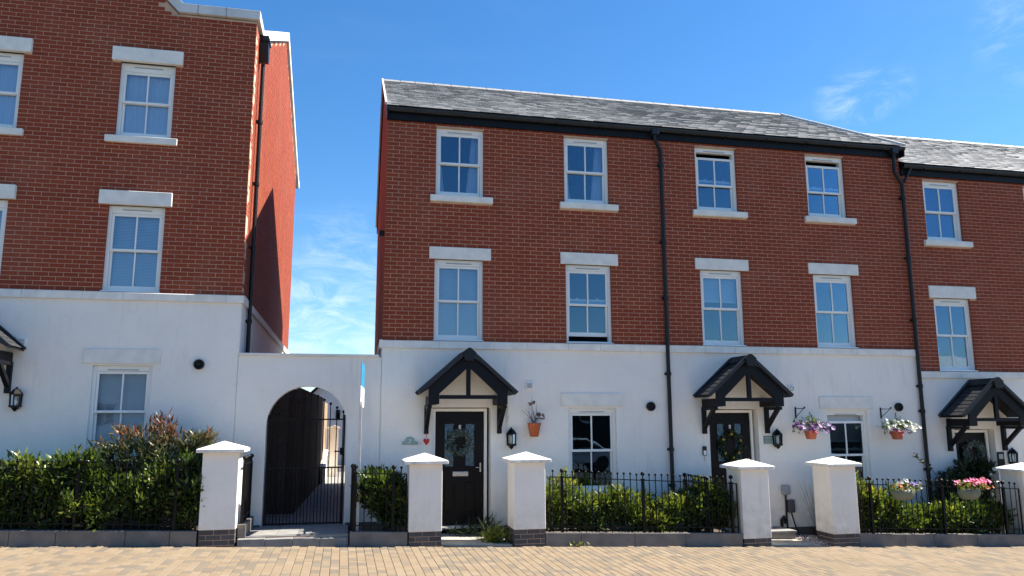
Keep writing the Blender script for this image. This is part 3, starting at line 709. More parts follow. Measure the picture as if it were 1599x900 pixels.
q = MB(); q.prism([(dpy-.13, 5.78), (dpy+.13, 5.78), (dpy+.12, 5.45), (dpy+.05, 5.28), (dpy-.05, 5.28), (dpy-.12, 5.45)], 'X', AX1+.002, AX1+.17); q.box(AX1+.002, AX1+.19, dpy-.15, dpy+.15, 5.66, 5.72); q.build('hopper', 'black_plastic', hA, bevel=.006)

# small wall fittings (parts of the houses)
def flue(h, x, z, ring='black_plastic'):
    q = MB(); q.lathe((x, 0, z), [(.085, 0), (.085, .05), (.070, .065), (.055, .05), (.05, .01), (0, .01)], 20, ax='Y')
    q.v = [(a, -.016-b, c) for a, b, c in q.v]
    q.build('flue', 'black_plastic', h)
def square_vent(h, x0, x1, z0, z1, mat='upvc'):
    q = MB(); q.box(x0, x1, -.045, -.016, z0, z1); v = q.build('wall_vent', mat, h, bevel=.004); n = 5
    for i in range(n):
        za = z0+.02+(z1-z0-.04)*i/n; MB().box(x0+.018, x1-.018, -.052, -.044, za, za+.009).build('vent_slat', 'grey_plastic', v)
flue(hA, -3.02, -.47); flue(hB, 4.98, -1.16); flue(hC, 10.28, -1.17)
square_vent(hA, -5.80, -5.66, -.21, -.06); square_vent(hB, 2.585, 2.72, -.85, -.715)
q = MB(); q.box(7.85, 7.98, -.045, -.016, -.88, -.75); v = q.build('wall_vent', 'upvc', hC, bevel=.004)
q = MB(); q.lathe((7.915, 0, -.815), [(.045, 0), (.045, .012), (.03, .012), (.03, 0)], 16, ax='Y'); q.v = [(a, -.044-b, c) for a, b, c in q.v]; q.build('vent_ring', 'grey_plastic', v)
# meter boxes and pipes by the middle door
q = MB(); q.box(7.56, 7.73, -.085, -.016, -2.82, -2.64); q.build('meter_box', 'grey_plastic', hC, bevel=.02)
q = MB(); q.box(7.665, 7.815, -.085, -.016, -3.15, -2.91); q.build('meter_box', 'dark_grey_plastic', hC, bevel=.02, label='dark grey lower meter box')
q = MB(); q.cyl((7.64, -.05, -2.82), (7.64, -.05, -3.45), .018, n=8); q.tube([(7.74, -.05, -3.15), (7.80, -.06, -3.38), (7.84, -.10, -3.52)], .012, 6); q.build('service_pipe', 'black_plastic', hC)
q = MB(); q.tube([(7.54, -.05, -3.5), (7.52, -.06, -3.28), (7.57, -.07, -3.22), (7.60, -.06, -3.34)], .026, 8); q.build('garden_tap', 'black_plastic', hC)
bx('plinth', 'plinth_brick', hC, 7.25, 8.6, -.03, -.014, G(8)-.05, G(8)+.17)
bx('plinth', 'plinth_brick', hB, 1.95, 3.38, -.03, -.014, G(2)-.05, G(2)+.15)
# red heart and small tag hanging on the brackets: things
q = MB(); n = 24; P2 = []
for i in range(n):
    a = 2*math.pi*i/n; P2.append((.0034*16*math.sin(a)**3, .0034*(13*math.cos(a)-5*math.cos(2*a)-2*math.cos(3*a)-math.cos(4*a))*1.25))
for sc_, yy in ((1, 0), (.75, .016), (.75, -.016)): pass
vs = []; ring = [(.55, -.022), (1, -.008), (1, .008), (.55, .022)]
for s_, yy in ring: vs += [(.79+x*s_, -.085+yy, -1.765+z*s_) for x, z in P2]
fs = [(j*n+i, j*n+(i+1) % n, (j+1)*n+(i+1) % n, (j+1)*n+i) for j in range(3) for i in range(n)]+[tuple(range(n-1, -1, -1)), tuple(range(3*n, 4*n))]
q.add(vs, fs, 0, True); q.cyl((.79, -.085, -1.71), (.79, -.085, -1.62), .004, n=5)
q.build('hanging_heart', 'red_heart', label='red heart ornament hanging under the left porch bracket', cat='ornament', origin=(.79, -.085, -1.80))

# ------------------------------------------------------------------ arch wall and iron gate
aw = thing('arched_wall', (-1.2, 0, G(-1.2)), 'white rendered wall with an arched gateway between the two buildings', 'wall')
ax0, ax1, spr = -1.90, -.575, -1.48; ac = (ax0+ax1)/2; ar = (ax1-ax0)/2; wz0, wz1 = G(0)-.3, -.31
m = MB(); nseg = 24; arc = [(ac-ar*math.cos(math.pi*i/nseg), spr+ar*math.sin(math.pi*i/nseg)) for i in range(nseg+1)]
for yy, flip in ((-.012, False), (.24, True)):
    for q4 in (((-2.40, wz0), (ax0, wz0), (ax0, spr), (-2.40, spr)), ((ax1, wz0), (-.0155, wz0), (-.0155, spr), (ax1, spr)), ((-2.40, spr), (ax0, spr), (ax0, wz1), (-2.40, wz1)), ((ax1, spr), (-.0155, spr), (-.0155, wz1), (ax1, wz1))):
        vs = [(x, yy, z) for x, z in q4]; m.add(vs, [(0, 1, 2, 3) if not flip else (3, 2, 1, 0)])
    for i in range(nseg):
        (a, b), (c_, d) = arc[i], arc[i+1]; vs = [(a, yy, b), (c_, yy, d), (c_, yy, wz1), (a, yy, wz1)]; m.add(vs, [(0, 1, 2, 3) if not flip else (3, 2, 1, 0)])
loop = [(ax0, wz0)]+arc+[(ax1, wz0)]
for (a, b), (c_, d) in zip(loop[:-1], loop[1:]): m.add([(a, -.012, b), (c_, -.012, d), (c_, .24, d), (a, .24, b)], [(3, 2, 1, 0)])
m.add([(-2.40, -.012, wz1), (-.0155, -.012, wz1), (-.0155, .24, wz1), (-2.40, .24, wz1)], [(0, 1, 2, 3)])
m.build('rendered_wall', 'render', aw, fix=False)
bx('wall_coping', 'cast_stone', aw, -2.39, -.06, -.05, .28, wz1+.001, wz1+.045, bevel=.005)
for a, b in ((-2.39, ax0-.02), (ax1+.02, -.02)): bx('plinth', 'plinth_brick', aw, a, b, -.02, .05, G(-1.5)-.1, G(-1.5)+.16)
gt = thing('garden_gate', (ax0+.02, .1, G(-1.2)), 'black iron bar gate with ball tips filling the white archway', 'gate')
def ball_bar(zlen, r, br): 
    q = MB(); q.cyl((0, 0, 0), (0, 0, zlen), r, n=6); q.ball((0, 0, zlen+br*.6), br, 8, 6); return q.mesh('bar', 'iron')
gz0 = -3.12
tips = {}
nb = 12; gx = [ax0+.06+(ax1-ax0-.12)*i/(nb-1) for i in range(nb)]
for x in gx:
    top = spr+math.sqrt(max(ar*ar-(x-ac)**2, 0))-.06; top = min(top, -.95-.60*abs(x+1.15))
    inst('bar', ball_bar(top-gz0, .0085, .024), gt, (x, .10, gz0))
short = MB().cyl((0, 0, 0), (0, 0, .93), .0075, n=6).mesh('bar', 'iron')
for a, b in zip(gx[:-1], gx[1:]): inst('bar', short, gt, ((a+b)/2, .10, gz0))
for z in (gz0+.02, gz0+.93, -1.38): bx('rail', 'iron', gt, ax0+.03, ax1-.03, .09, .11, z-.012, z+.012)
bx('hinge_stile', 'iron', gt, ax0+.015, ax0+.045, .085, .115, gz0-.03, -1.30); bx('lock_stile', 'iron', gt, ax1-.05, ax1-.02, .085, .115, gz0-.03, -1.30)
q = MB(); q.box(ax1-.10, ax1-.02, .07, .10, -1.98, -1.86); q.cyl((ax1-.06, .08, -1.92), (ax1-.06, .02, -1.92), .01); q.cyl((ax1-.06, .02, -1.92), (ax1-.19, .02, -1.92), .011); q.build('latch', 'iron', gt)

# ------------------------------------------------------------------ lane behind the gate
fe = thing('timber_fence', (-1.5, 1.8, G(-1.5)), 'tall timber board fence in shade behind the iron gate', 'fence')
def boards(p0, p1, z0, z1, par, mat='timber_fence', w_=.14, nrm=None):
    p0 = Vector((*p0, 0)); p1 = Vector((*p1, 0)); d = (p1-p0); L = d.length; d.normalize(); s_ = 0
    while s_ < L-.03:
        e = min(s_+w_+.012, L); a = p0+d*s_; b = p0+d*e; q = MB(); pr = Vector((-d.y, d.x, 0))*(.011 if int(round(s_/w_)) % 2 else -.011); a = a+pr; b = b+pr
        q.beam((a.x, a.y, (z0+z1)/2), (b.x, b.y, (z0+z1)/2), z1-z0-random.uniform(0, .02), .022, (0, 0, 1)); q.build('board', mat, par); s_ += w_
    q = MB(); n = Vector((-d.y, d.x, 0))*.03
    for z in (z0+.35, z1-.3): q.beam((p0.x+n.x, p0.y+n.y, z), (p1.x+n.x, p1.y+n.y, z), .08, .03, (0, 0, 1))
    q.build('rail', mat, par)
boards((-2.38, 1.85), (-1.52, 1.80), -3.2, -.79, fe); boards((-1.525, 1.80), (-1.22, 9.3), -3.25, -.75, fe); 
f2 = thing('timber_fence', (-1.2, 9.4, G(-1.2)), 'sunlit-coloured board fence at the far end of the lane', 'fence'); boards((-1.215, 9.4), (-1.17, 12.6), -3.25, -.85, f2, 'timber_sunlit')
rp = thing('gate_pillar', (-.9, 9.2, G(-1)), 'white capped pillar seen far back through the archway', 'pillar')
bx('pillar_body', 'render', rp, -1.07, -.77, 11.6, 11.9, G(-1)-.05, -1.66); q = MB(); q.box(-1.12, -.72, 11.55, 11.95, -1.66, -1.61); q.prism([(-1.11, -1.61), (-.73, -1.61), (-.92, -1.54)], 'Y', 11.56, 11.94); q.build('pillar_cap', 'cast_stone', rp)
lw_ = thing('low_wall', (-1.15, 7.5, G(-1)), 'low white garden wall along the lane behind the gate', 'wall')
MB().prism([(8.6, G(-1)-.05), (11.55, G(-1)-.05), (11.55, -2.34), (10.4, -2.34), (8.6, -2.72)], 'X', -1.19, -1.09).build('wall_body', 'render', lw_); MB().prism([(8.55, -2.72), (10.4, -2.34), (11.57, -2.34), (11.57, -2.30), (10.38, -2.30), (8.55, -2.68)], 'X', -1.21, -1.06).build('wall_coping', 'cast_stone', lw_)
ga = thing('garage', (-.7, 22, G(0)), 'small white gabled building at the far end of the lane', 'building')
MB().prism([(-3.2, -3.5), (2.0, -3.5), (2.0, -1.4), (-.65, 1.1), (-3.2, -1.4)], 'Y', 22, 27).build('rendered_wall', 'render', ga)
q = MB()
for sg in (-1, 1): q.beam((-.65, 24.5, 1.16), (-.65+sg*2.8, 24.5, -1.52), 5.4, .09)
q.build('roof', 'black_timber', ga)
q = MB(); q.box(-.96, -.78, 21.95, 22.0, -1.35, -.93); q.build('window', 'black_plastic', ga); MB().box(-.94, -.80, 21.935, 21.948, -1.32, -.96).build('pane', 'ground_glass', ga)

# ------------------------------------------------------------------ ground, street, garden floors
m = MB(); m.add([(-70, -70, G(-70)-.03), (70, -70, G(70)-.03), (70, 70, G(70)-.03), (-70, 70, G(-70)-.03)], [(0, 1, 2, 3)])
m.build('ground', 'asphalt', kind='structure')
m = MB(); ya, yb = -9.0, -1.255
m.add([(-20, ya, G(-20)-.012), (26, ya, G(26)-.012), (26, yb, G(26)-.012), (-20, yb, G(-20)-.012)], [(0, 1, 2, 3)])
pav = m.build('pavement', 'paver_sand', kind='structure')
PW = .118; rowsets = []
x = -9.0; k = 0
while x < 15.5:
    y = yb-random.choice((0, .07, .13)); first = True
    while y > -5.9:
        L = random.choice((.20, .20, .20, .20, .13, .26)); rowsets.append((x, x+PW-.005, max(y-L+.005, -6.1), y)); y -= L
    x += PW
def vis(r):
    c = Vector(((r[0]+r[1])/2, (r[2]+r[3])/2, G((r[0]+r[1])/2))); d = c-CAM; z = d.dot(fw)
    px = 799.5+1209.2*d.dot(r2)/z; py = 450-1209.2*d.dot(u2)/z
    return (0 if (-20 < px < 1619 and py < 915) else 100)+d.length
rowsets.sort(key=vis); cache = {}
rotp = math.atan(.0354)
for i, (a, b, c_, d) in enumerate(rowsets[:300]):
    key = round(d-c_, 3)
    if key not in cache:
        q = MB(); h, l, e = (PW-.005)/2, key/2, .006
        q.add([(-h, -l, -.02), (h, -l, -.02), (h, l, -.02), (-h, l, -.02), (-h, -l, -.003), (h, -l, -.003), (h, l, -.003), (-h, l, -.003), (-h+e, -l+e, 0), (h-e, -l+e, 0), (h-e, l-e, 0), (-h+e, l-e, 0)],
              [(0, 1, 5, 4), (1, 2, 6, 5), (2, 3, 7, 6), (3, 0, 4, 7), (4, 5, 9, 8), (5, 6, 10, 9), (6, 7, 11, 10), (7, 4, 8, 11), (8, 9, 10, 11)]); cache[key] = q.mesh('paver', 'paver')
    o = inst('paver', cache[key], pav, ((a+b)/2, (c_+d)/2, G((a+b)/2)+random.uniform(-.0012, .0012))); o.rotation_euler = (random.uniform(-.004, .004), rotp, 0)
m = MB()
for (a, b, c_, d) in rowsets[300:]:
    j = random.uniform(-.0012, .0012); za, zb = G(a)+j, G(b)+j; e = .006; tn_ = random.random()*.98+.01
    m.add([(a, c_, za-.016), (b, c_, zb-.016), (b, d, zb-.016), (a, d, za-.016), (a, c_, za-.003), (b, c_, zb-.003), (b, d, zb-.003), (a, d, za-.003), (a+e, c_+e, za), (b-e, c_+e, zb), (b-e, d-e, zb), (a+e, d-e, za)],
          [(0, 1, 5, 4), (1, 2, 6, 5), (2, 3, 7, 6), (3, 0, 4, 7), (4, 5, 9, 8), (5, 6, 10, 9), (6, 7, 11, 10), (7, 4, 8, 11), (8, 9, 10, 11)], tn_)
m.build('paving', 'paver', pav, kind='stuff', fix=False)
# garden soil beds
for (a, b) in ((AX0, -2.2), (-.44, .9), (2.2, 6.0), (8.1, 11.8), (12.9, 16.5)):
    m = MB(); m.add([(a, -1.16, WT(a)-.05), (b, -1.16, WT(b)-.05), (b, -.02, WT(b)-.03), (a, -.02, WT(a)-.03)], [(0, 1, 2, 3)]); m.build('soil', 'soil', kind='structure')
def slab_path(x0, x1, y0, y1, mat, n, mrows, lift=.02, flat=None):
    zc = (lambda x: flat) if flat is not None else (lambda x: G(x)+lift)
    m = MB(); m.add([(x0, y0, zc(x0)-.012), (x1, y0, zc(x1)-.012), (x1, y1, zc(x1)-.012), (x0, y1, zc(x0)-.012), (x0, y0, zc(x0)-.2), (x1, y0, zc(x1)-.2)], [(0, 1, 2, 3), (4, 5, 1, 0)]); p = m.build('garden_path', 'mortar', kind='structure', fix=False)
    for i in range(n):
        for j in range(mrows):
            a = x0+(x1-x0)*i/n+.003; b = x0+(x1-x0)*(i+1)/n-.003; c_ = y0+(y1-y0)*j/mrows+.003; d = y0+(y1-y0)*(j+1)/mrows-.003
            za, zb = zc(a), zc(b); q = MB(); q.add([(a, c_, za-.03), (b, c_, zb-.03), (b, d, zb-.03), (a, d, za-.03), (a, c_, za), (b, c_, zb), (b, d, zb), (a, d, za)], [(0, 3, 2, 1), (4, 5, 6, 7), (0, 1, 5, 4), (1, 2, 6, 5), (2, 3, 7, 6), (3, 0, 4, 7)])
            q.build('flagstone', mat, p, bevel=.004)
    return p
slab_path(.95, 2.07, -1.24, -.02, 'slab', 2, 3)
slab_path(6.6, 7.55, -1.24, -.02, 'slab', 2, 3)
slab_path(-2.12, -.50, -1.10, 2.0, 'slab_grey', 3, 5, flat=-3.125)
slab_path(-2.12, -.02, 2.0, 14.0, 'slab_grey', 3, 14, flat=-3.13)
slab_path(11.9, 13.0, -1.24, -.02, 'slab', 2, 3)
# riser under the gateway slabs
rs = thing('gateway_step', (-1.3, -1.2, G(-1.3)), 'low grey stone step in front of the gateway slabs', 'step')
xx = -2.12
while xx < -.52:
    nx = min(xx+.40, -.50); q = MB(); q.box(xx, nx-.005, -1.245, -1.105, G(xx)-.05, -3.135-.02*(nx+2.1)); q.build('step_stone', 'slab_grey', rs, bevel=.006); xx = nx
ds = thing('door_step', (6.9, -.35, G(6.9)), 'grey stone doorstep at the middle house door', 'step')
bx('tread', 'slab_grey', ds, 6.3, 7.48, -.62, -.02, G(7)+.12, G(7)+.16, bevel=.004); bx('riser', 'kerb_concrete', ds, 6.32, 7.46, -.60, -.02, G(7)-.02, G(7)+.119)
# gravel patch by the middle path
m = MB(); 
for i in range(900):
    x, y = random.uniform(7.55, 8.15), random.uniform(-1.15, -.04); z = G(x)+random.uniform(-.01, .03); r = random.uniform(.010, .022)
    ds_ = [Vector((random.gauss(0, 1), random.gauss(0, 1), random.gauss(0, .7))).normalized()*r*random.uniform(.7, 1.2) for _ in range(1)]
    o = [(1, 0, 0), (-1, 0, 0), (0, 1, 0), (0, -1, 0), (0, 0, 1), (0, 0, -1)]; sx_, sy_, sz_ = r*random.uniform(.8, 1.3), r*random.uniform(.8, 1.3), r*random.uniform(.5, .9)
    vs = [(x+a*sx_+random.uniform(-.3, .3)*r, y+b*sy_+random.uniform(-.3, .3)*r, z+c_*sz_) for a, b, c_ in o]
    m.add(vs, [(0, 2, 4), (2, 1, 4), (1, 3, 4), (3, 0, 4), (2, 0, 5), (1, 2, 5), (3, 1, 5), (0, 3, 5)], random.random())
m.build('gravel', 'gravel', kind='stuff', label='pinkish gravel patch beside the middle house path', cat='gravel', fix=False)
bx('gravel_bed', 'mortar', None, 7.56, 8.3, -1.2, -.03, G(8)-.1, G(8)+.0, kind='structure')

# ------------------------------------------------------------------ garden walls, pillars, railings
def garden_wall(x0, x1, label):
    t = thing('garden_wall', ((x0+x1)/2, -1.2, G((x0+x1)/2)), label, 'wall', 'low grey block walls under the railings')
    x = x0
    while x < x1-.01:
        L = random.choice((.60, .9, .92)); nx = min(x+L, x1)
        if x1-nx < .2: nx = x1
        vs = []
        for (y, dzz) in ((-1.25, 0), (-1.10, 0)):
            pass
        e = nx-.006
        q = MB(); q.add([(x, -1.25, G(x)-.05), (e, -1.25, G(e)-.05), (e, -1.10, G(e)-.05), (x, -1.10, G(x)-.05), (x, -1.25, WT(x)), (e, -1.25, WT(e)), (e, -1.10, WT(e)), (x, -1.10, WT(x))],
                         [(0, 3, 2, 1), (4, 5, 6, 7), (0, 1, 5, 4), (1, 2, 6, 5), (2, 3, 7, 6), (3, 0, 4, 7)]); q.build('block', 'kerb_concrete', t, bevel=.006); x = nx
    return t
segs = [(-8.2, -2.685, 'low grey block wall under the long left hedge'), (-.48, .405, 'short grey block wall beside the gateway'), (2.615, 6.075, 'grey block wall between the two middle pillars'), (8.305, 11.825, 'grey block wall under the right-hand railings')]
for s_ in segs: garden_wall(*s_)
gw = thing('garden_wall', (-2.12, -.6, G(-2.1)), 'dark return block wall beside the gateway path', 'wall'); bx('block', 'kerb_concrete', gw, -2.14, -2.02, -1.10, -.03, G(-2)-.05, -2.94, bevel=.006)
def pillar(x0, zc, zr, label):
    x1 = x0+.52; y0, y1 = -1.27, -.75; t = thing('gate_pillar', ((x0+x1)/2, -1.01, G(x0)), label, 'pillar', 'white capped pillars along the pavement')
    bx('pillar_body', 'render', t, x0, x1, y0, y1, zr, zc, bevel=.008)
    core = MB(); core.box(x0+.014, x1-.014, y0+.014, y1-.014, G(x1)-.06, zr-.001); co = core.build('plinth', 'mortar', t)
    z = zr-.005; row = 0
    while z-.065 > G(x0)-.09:
        for (ua, ub, fx) in ((x0+.006, x1-.006, 'F'), (y0+.012, y1-.012, 'L'), (y0+.012, y1-.012, 'R')):
            u = ua-(.11 if row % 2 else 0)
            while u < ub-.02:
                a, b = max(u, ua), min(u+.205, ub)
                if b-a > .03:
                    q = MB()
                    if fx == 'F': q.box(a, b, y0+.008, y0+.03, z-.065, z)
                    elif fx == 'L': q.box(x0+.008, x0+.03, a, b, z-.065, z)
                    else: q.box(x1-.008, x1-.03, a, b, z-.065, z)
                    q.build('brick', 'plinth_brick', co)
                u += .215
        z -= .075; row += 1
    o_ = .085; X0, X1, Y0, Y1 = x0-o_, x1+o_, y0-o_, y1+o_; cx, cy = (X0+X1)/2, (Y0+Y1)/2
    q = MB(); q.add([(X0, Y0, zc+.001), (X1, Y0, zc+.001), (X1, Y1, zc+.001), (X0, Y1, zc+.001), (X0, Y0, zc+.052), (X1, Y0, zc+.052), (X1, Y1, zc+.052), (X0, Y1, zc+.052), (cx, cy, zc+.165)],
                     [(0, 3, 2, 1), (0, 1, 5, 4), (1, 2, 6, 5), (2, 3, 7, 6), (3, 0, 4, 7), (4, 5, 8), (5, 6, 8), (6, 7, 8), (7, 4, 8)]); q.build('pillar_cap', 'white_cap', t, bevel=.007)
simple('white_cap', (.72, .70, .64), .7, .2, 9, bump=.15, bscale=60)
pillar(-2.67, -1.87, -2.99, 'leftmost white pillar at the end of the long hedge'); pillar(.41, -2.085, -3.115, 'white pillar standing left of the door numbered 7')
pillar(2.09, -2.085, -3.13, 'white pillar standing right of the door numbered 7'); pillar(6.08, -2.255, -3.405, 'white pillar in front of the middle house door')
pillar(7.79, -2.235, -3.385, 'white pillar in front of the middle house ground window'); pillar(11.83, -2.40, -3.55, 'rightmost white pillar at the edge of the right-hand railings')
pillar(13.3, -2.42, -3.6, 'white pillar beyond the right-hand railings, outside the view')
def railing(x0, x1, posts, rail, label, pitch=.112, endpost=True, phase=0):
    t = thing('railing', ((x0+x1)/2, -1.19, WT((x0+x1)/2)), label, 'railing', 'black ball-topped railings on the low walls')
    Y = -1.19; cb, cp = {}, {}
    x = x0+pitch*.5+phase; xs = []
    while x < x1-.03: xs.append(x); x += pitch
    for x in xs:
        if any(abs(x-p) < .05 for p in posts): continue
        b = WT(x); L = round(rail(x)+.085-b, 2)
        if L not in cb: cb[L] = ball_bar(L, .0085, .022)
        inst('bar', cb[L], t, (x, Y, b))
    for p in posts:
        b = WT(p); L = rail(p)+.01-b; q = MB(); q.box(p-.022, p+.022, Y-.022, Y+.022, b-.01, b+L); q.box(p-.03, p+.03, Y-.03, Y+.03, b+L, b+L+.012); po = q.build('post', 'iron', t)
        q = MB(); q.cyl((p, Y, b+L+.01), (p, Y, b+L+.06), .014, .009); q.ball((p, Y, b+L+.095), .037, 12, 8); q.build('finial', 'iron', po)
    for z_, w_ in ((0, .0), (-.80, 0)):
        zf = (lambda x: rail(x)) if z_ == 0 else (lambda x: WT(x)+.09)
        q = MB(); q.add([(x0, Y-.012, zf(x0)-.007), (x1, Y-.012, zf(x1)-.007), (x1, Y+.012, zf(x1)-.007), (x0, Y+.012, zf(x0)-.007), (x0, Y-.012, zf(x0)+.007), (x1, Y-.012, zf(x1)+.007), (x1, Y+.012, zf(x1)+.007), (x0, Y+.012, zf(x0)+.007)],
                         [(0, 3, 2, 1), (4, 5, 6, 7), (0, 1, 5, 4), (1, 2, 6, 5), (2, 3, 7, 6), (3, 0, 4, 7)]); q.build('rail', 'iron', t)
    for x in (x0, x1): bx('end_bar', 'iron', t, x-.009, x+.009, Y-.009, Y+.009, WT(x), rail(x))
    return t
railing(-8.15, -2.72, [-7.0, -5.66, -4.37, -3.02], lambda x: -2.06-.012*(x+5.4), 'long black railing in front of the left hedge')
railing(-.44, .37, [-.42, .17], lambda x: -2.215-.03*(x+.42), 'short black railing with one bush behind it beside the gateway')
railing(2.70, 6.03, [2.91, 4.32, 5.93], lambda x: -2.325-.052*(x-2.75), 'black railing in front of the low bushes below the dark ground window')
railing(8.40, 11.78, [8.63, 10.12, 11.44], lambda x: -2.555-.045*(x-8.5), 'black railing carrying the two flower troughs')
def side_rail(X, ya, yb, base, rail, label, n):
    t = thing('railing', (X, (ya+yb)/2, base), label, 'railing', 'black ball-topped railings on the low walls'); me = ball_bar(rail+.085-base, .0085, .022)
    for i in range(1, n): inst('bar', me, t, (X, ya+(yb-ya)*i/n, base))
    for y in (ya, yb):
        q = MB(); q.box(X-.022, X+.022, y-.022, y+.022, base-.01, rail+.01); po = q.build('post', 'iron', t); q = MB(); q.cyl((X, y, rail+.01), (X, y, rail+.06), .012); q.ball((X, y, rail+.09), .037, 12, 8); q.build('finial', 'iron', po)
    for z in (rail, base+.09): bx('rail', 'iron', t, X-.012, X+.012, ya, yb, z-.007, z+.007)
side_rail(5.56, -.12, -1.02, -3.30, -2.50, 'black side railing running back to the house beside the middle path', 10)
side_rail(-2.09, -.14, -1.04, -2.94, -2.06, 'black side railing seen edge-on behind the leftmost pillar', 8)
side_rail(-.45, -.14, -1.04, -3.08, -2.25, 'black side railing running back from the gateway corner', 8)

# ------------------------------------------------------------------ plants
def leaves(name, mat, parent, pos, dirs, n_per, length, width, spread, tone_fn, curl=.25, kind=None, **kw):
    """sprigs: at each pos, n_per leaves radiating round direction dirs"""
    N = len(pos)*n_per; P = np.repeat(pos, n_per, 0); D = np.repeat(dirs, n_per, 0)
    d = D+rng.normal(0, spread, (N, 3)); d /= np.linalg.norm(d, axis=1, keepdims=True)
    L = length*rng.uniform(.6, 1.25, (N, 1)); W = width*rng.uniform(.7, 1.2, (N, 1))
    P = P+rng.normal(0, length*.25, (N, 3))
    rnd = rng.normal(0, 1, (N, 3)); s = np.cross(d, rnd); s /= np.linalg.norm(s, axis=1, keepdims=True); nn = np.cross(s, d)
    c1, c2 = P+d*L*.4+nn*L*curl*.25, P+d*L-nn*L*curl*.3
    V = np.stack([P, c1+s*W/2+nn*W*.15, c1, c1-s*W/2+nn*W*.15, c2], 1).reshape(-1, 3)
    off = org[parent.name] if parent is not None else Vector((0, 0, 0)); V = V-np.array(off)
    b = (np.arange(N)*5)[:, None]; F = np.stack([np.concatenate([b, b+1, b+2], 1), np.concatenate([b, b+2, b+3], 1), np.concatenate([b+1, b+4, b+2], 1), np.concatenate([b+2, b+4, b+3], 1)], 1).reshape(-1, 3)
    me = bpy.data.meshes.new(name); me.vertices.add(len(V)); me.vertices.foreach_set('co', V.ravel()); me.loops.add(F.size); me.loops.foreach_set('vertex_index', F.ravel())
    me.polygons.add(len(F)); me.polygons.foreach_set('loop_start', np.arange(len(F))*3); me.polygons.foreach_set('loop_total', np.full(len(F), 3)); me.update(); me.validate()
    tn_ = np.clip(np.repeat(tone_fn(P)+rng.normal(0, .14, N), 5), 0, 1).astype(np.float32)
    me.attributes.new('tone', 'FLOAT', 'POINT').data.foreach_set('value', tn_); me.materials.append(M[mat])
    o = bpy.data.objects.new(name, me); link(o, parent); return tag(o, kind='stuff', **kw)
def stems(parent, base, tops, r=.006, mat='bark', name='stem', n=5):
    m = MB()
    for tp in tops:
        b = Vector(base)+Vector((random.uniform(-.06, .06), random.uniform(-.04, .04), 0)); t_ = Vector(tp); md = (b+t_)/2+Vector((random.uniform(-.04, .04), random.uniform(-.04, .04), random.uniform(0, .06)))
        m.cyl(b, md, r, r*.8, n); m.cyl(md, t_, r*.8, r*.4, n)
    return m.build(name, mat, parent, kind='stuff')
def shrub(x, hw, zt, label, mat='leaf_hedge', depth=.50, yc=-.78, dens=1., name='shrub', group='evergreen shrubs planted behind the railings', n_lobes=None, length=.125, width=.044, cat='shrub', base=None):
    z0 = WT(x)-.03 if base is None else base; t = thing(name, (x, yc, z0), label, cat, group); h = zt-z0
    # crown: several overlapping lobes reaching different heights
    lobes = []; n = n_lobes or max(5, int(hw*18))
    for i in range(n):
        u = -1+2*(i+.5)/n+random.uniform(-.15, .15); r = random.uniform(.14, .22)
        lobes.append((x+u*hw*.85, yc+random.uniform(-1, 1)*(depth/2-.10), z0+h*random.uniform(.50, 1)-r*.9-.10, r*1.05, r*.95, r))
        lobes.append((x+u*hw*.9, yc+random.uniform(-1, 1)*(depth/2-.08), z0+h*random.uniform(.15, .55), r*1.15, r, r*1.2))
    A = np.array(lobes); N = int(250*hw*h*6*dens)
    k = rng.integers(0, len(A), N); v = rng.normal(0, 1, (N, 3)); v /= np.linalg.norm(v, axis=1, keepdims=True); rad = rng.uniform(.45, 1.15, (N, 1))
    pos = A[k, :3]+v*A[k, 3:]*rad; pos[:, 2] = np.maximum(pos[:, 2], z0+.02)
    d = v*.7+np.array([0, -.15, .75]); 
    ph = rng.uniform(0, 6, 3)
    def tf(P): return .42+.26*np.sin(P[:, 0]*5+ph[0])*np.sin(P[:, 2]*6+ph[1])+rng.normal(0, .20, len(P))
    leaves('foliage', mat, t, pos, d, 6, length, width, .62, tf)
    stems(t, (x, yc, z0-.02), [(a[0], a[1], a[2]) for a in lobes[::2]], .008)
    return t
hx = [(-7.6, .42), (-6.85, .42), (-6.1, .42), (-5.35, .42), (-4.62, .40), (-3.9, .42), (-3.2, .42), (-2.86, .15)]
names = ['hedge shrub at the far left, outside the view', 'second hedge shrub beyond the left edge', 'hedge shrub under the left porch, outside the view', 'dense green hedge shrub at the left edge of the view', 'hedge shrub with pale upright sprigs left of the ground window', 'hedge shrub below the ground window of the left house', 'dark green hedge shrub below the bronze-tipped shrub', 'small end shrub of the left hedge touching the leftmost pillar']
for (x, hw), nm in zip(hx, names): shrub(x, hw, -1.82+random.uniform(-.05, .07), nm, dens=1.25, depth=.80, yc=-.80)
shrub(-5.0, .12, -1.56, 'pale airy sprigs rising above the left hedge', 'leaf_bright', n_lobes=3, dens=.7, yc=-.6, depth=.3)
shrub(.06, .36, -1.95, 'single bush behind the short railing beside the gateway', dens=1.3)
for x, hw, zt, nm in ((2.98, .30, -2.28, 'yellow-green bush beside the pillar right of door number 7'), (3.55, .28, -2.50, 'low yellow-green bush in front of the dark ground window'), (4.05, .22, -2.42, 'yellow-green bush right of centre below the dark ground window'), (4.55, .25, -2.58, 'lowest yellow-green bush beside the middle railing post'), (5.05, .26, -2.60, 'yellow-green bush next to the drainpipe foot')): shrub(x, hw, zt, nm, 'leaf_bright', dens=1.0, length=.13, width=.036)
shrub(5.63, .36, -2.36, 'darker bush in front of the side railing of the middle house', 'leaf_hedge', dens=1.2, length=.10)
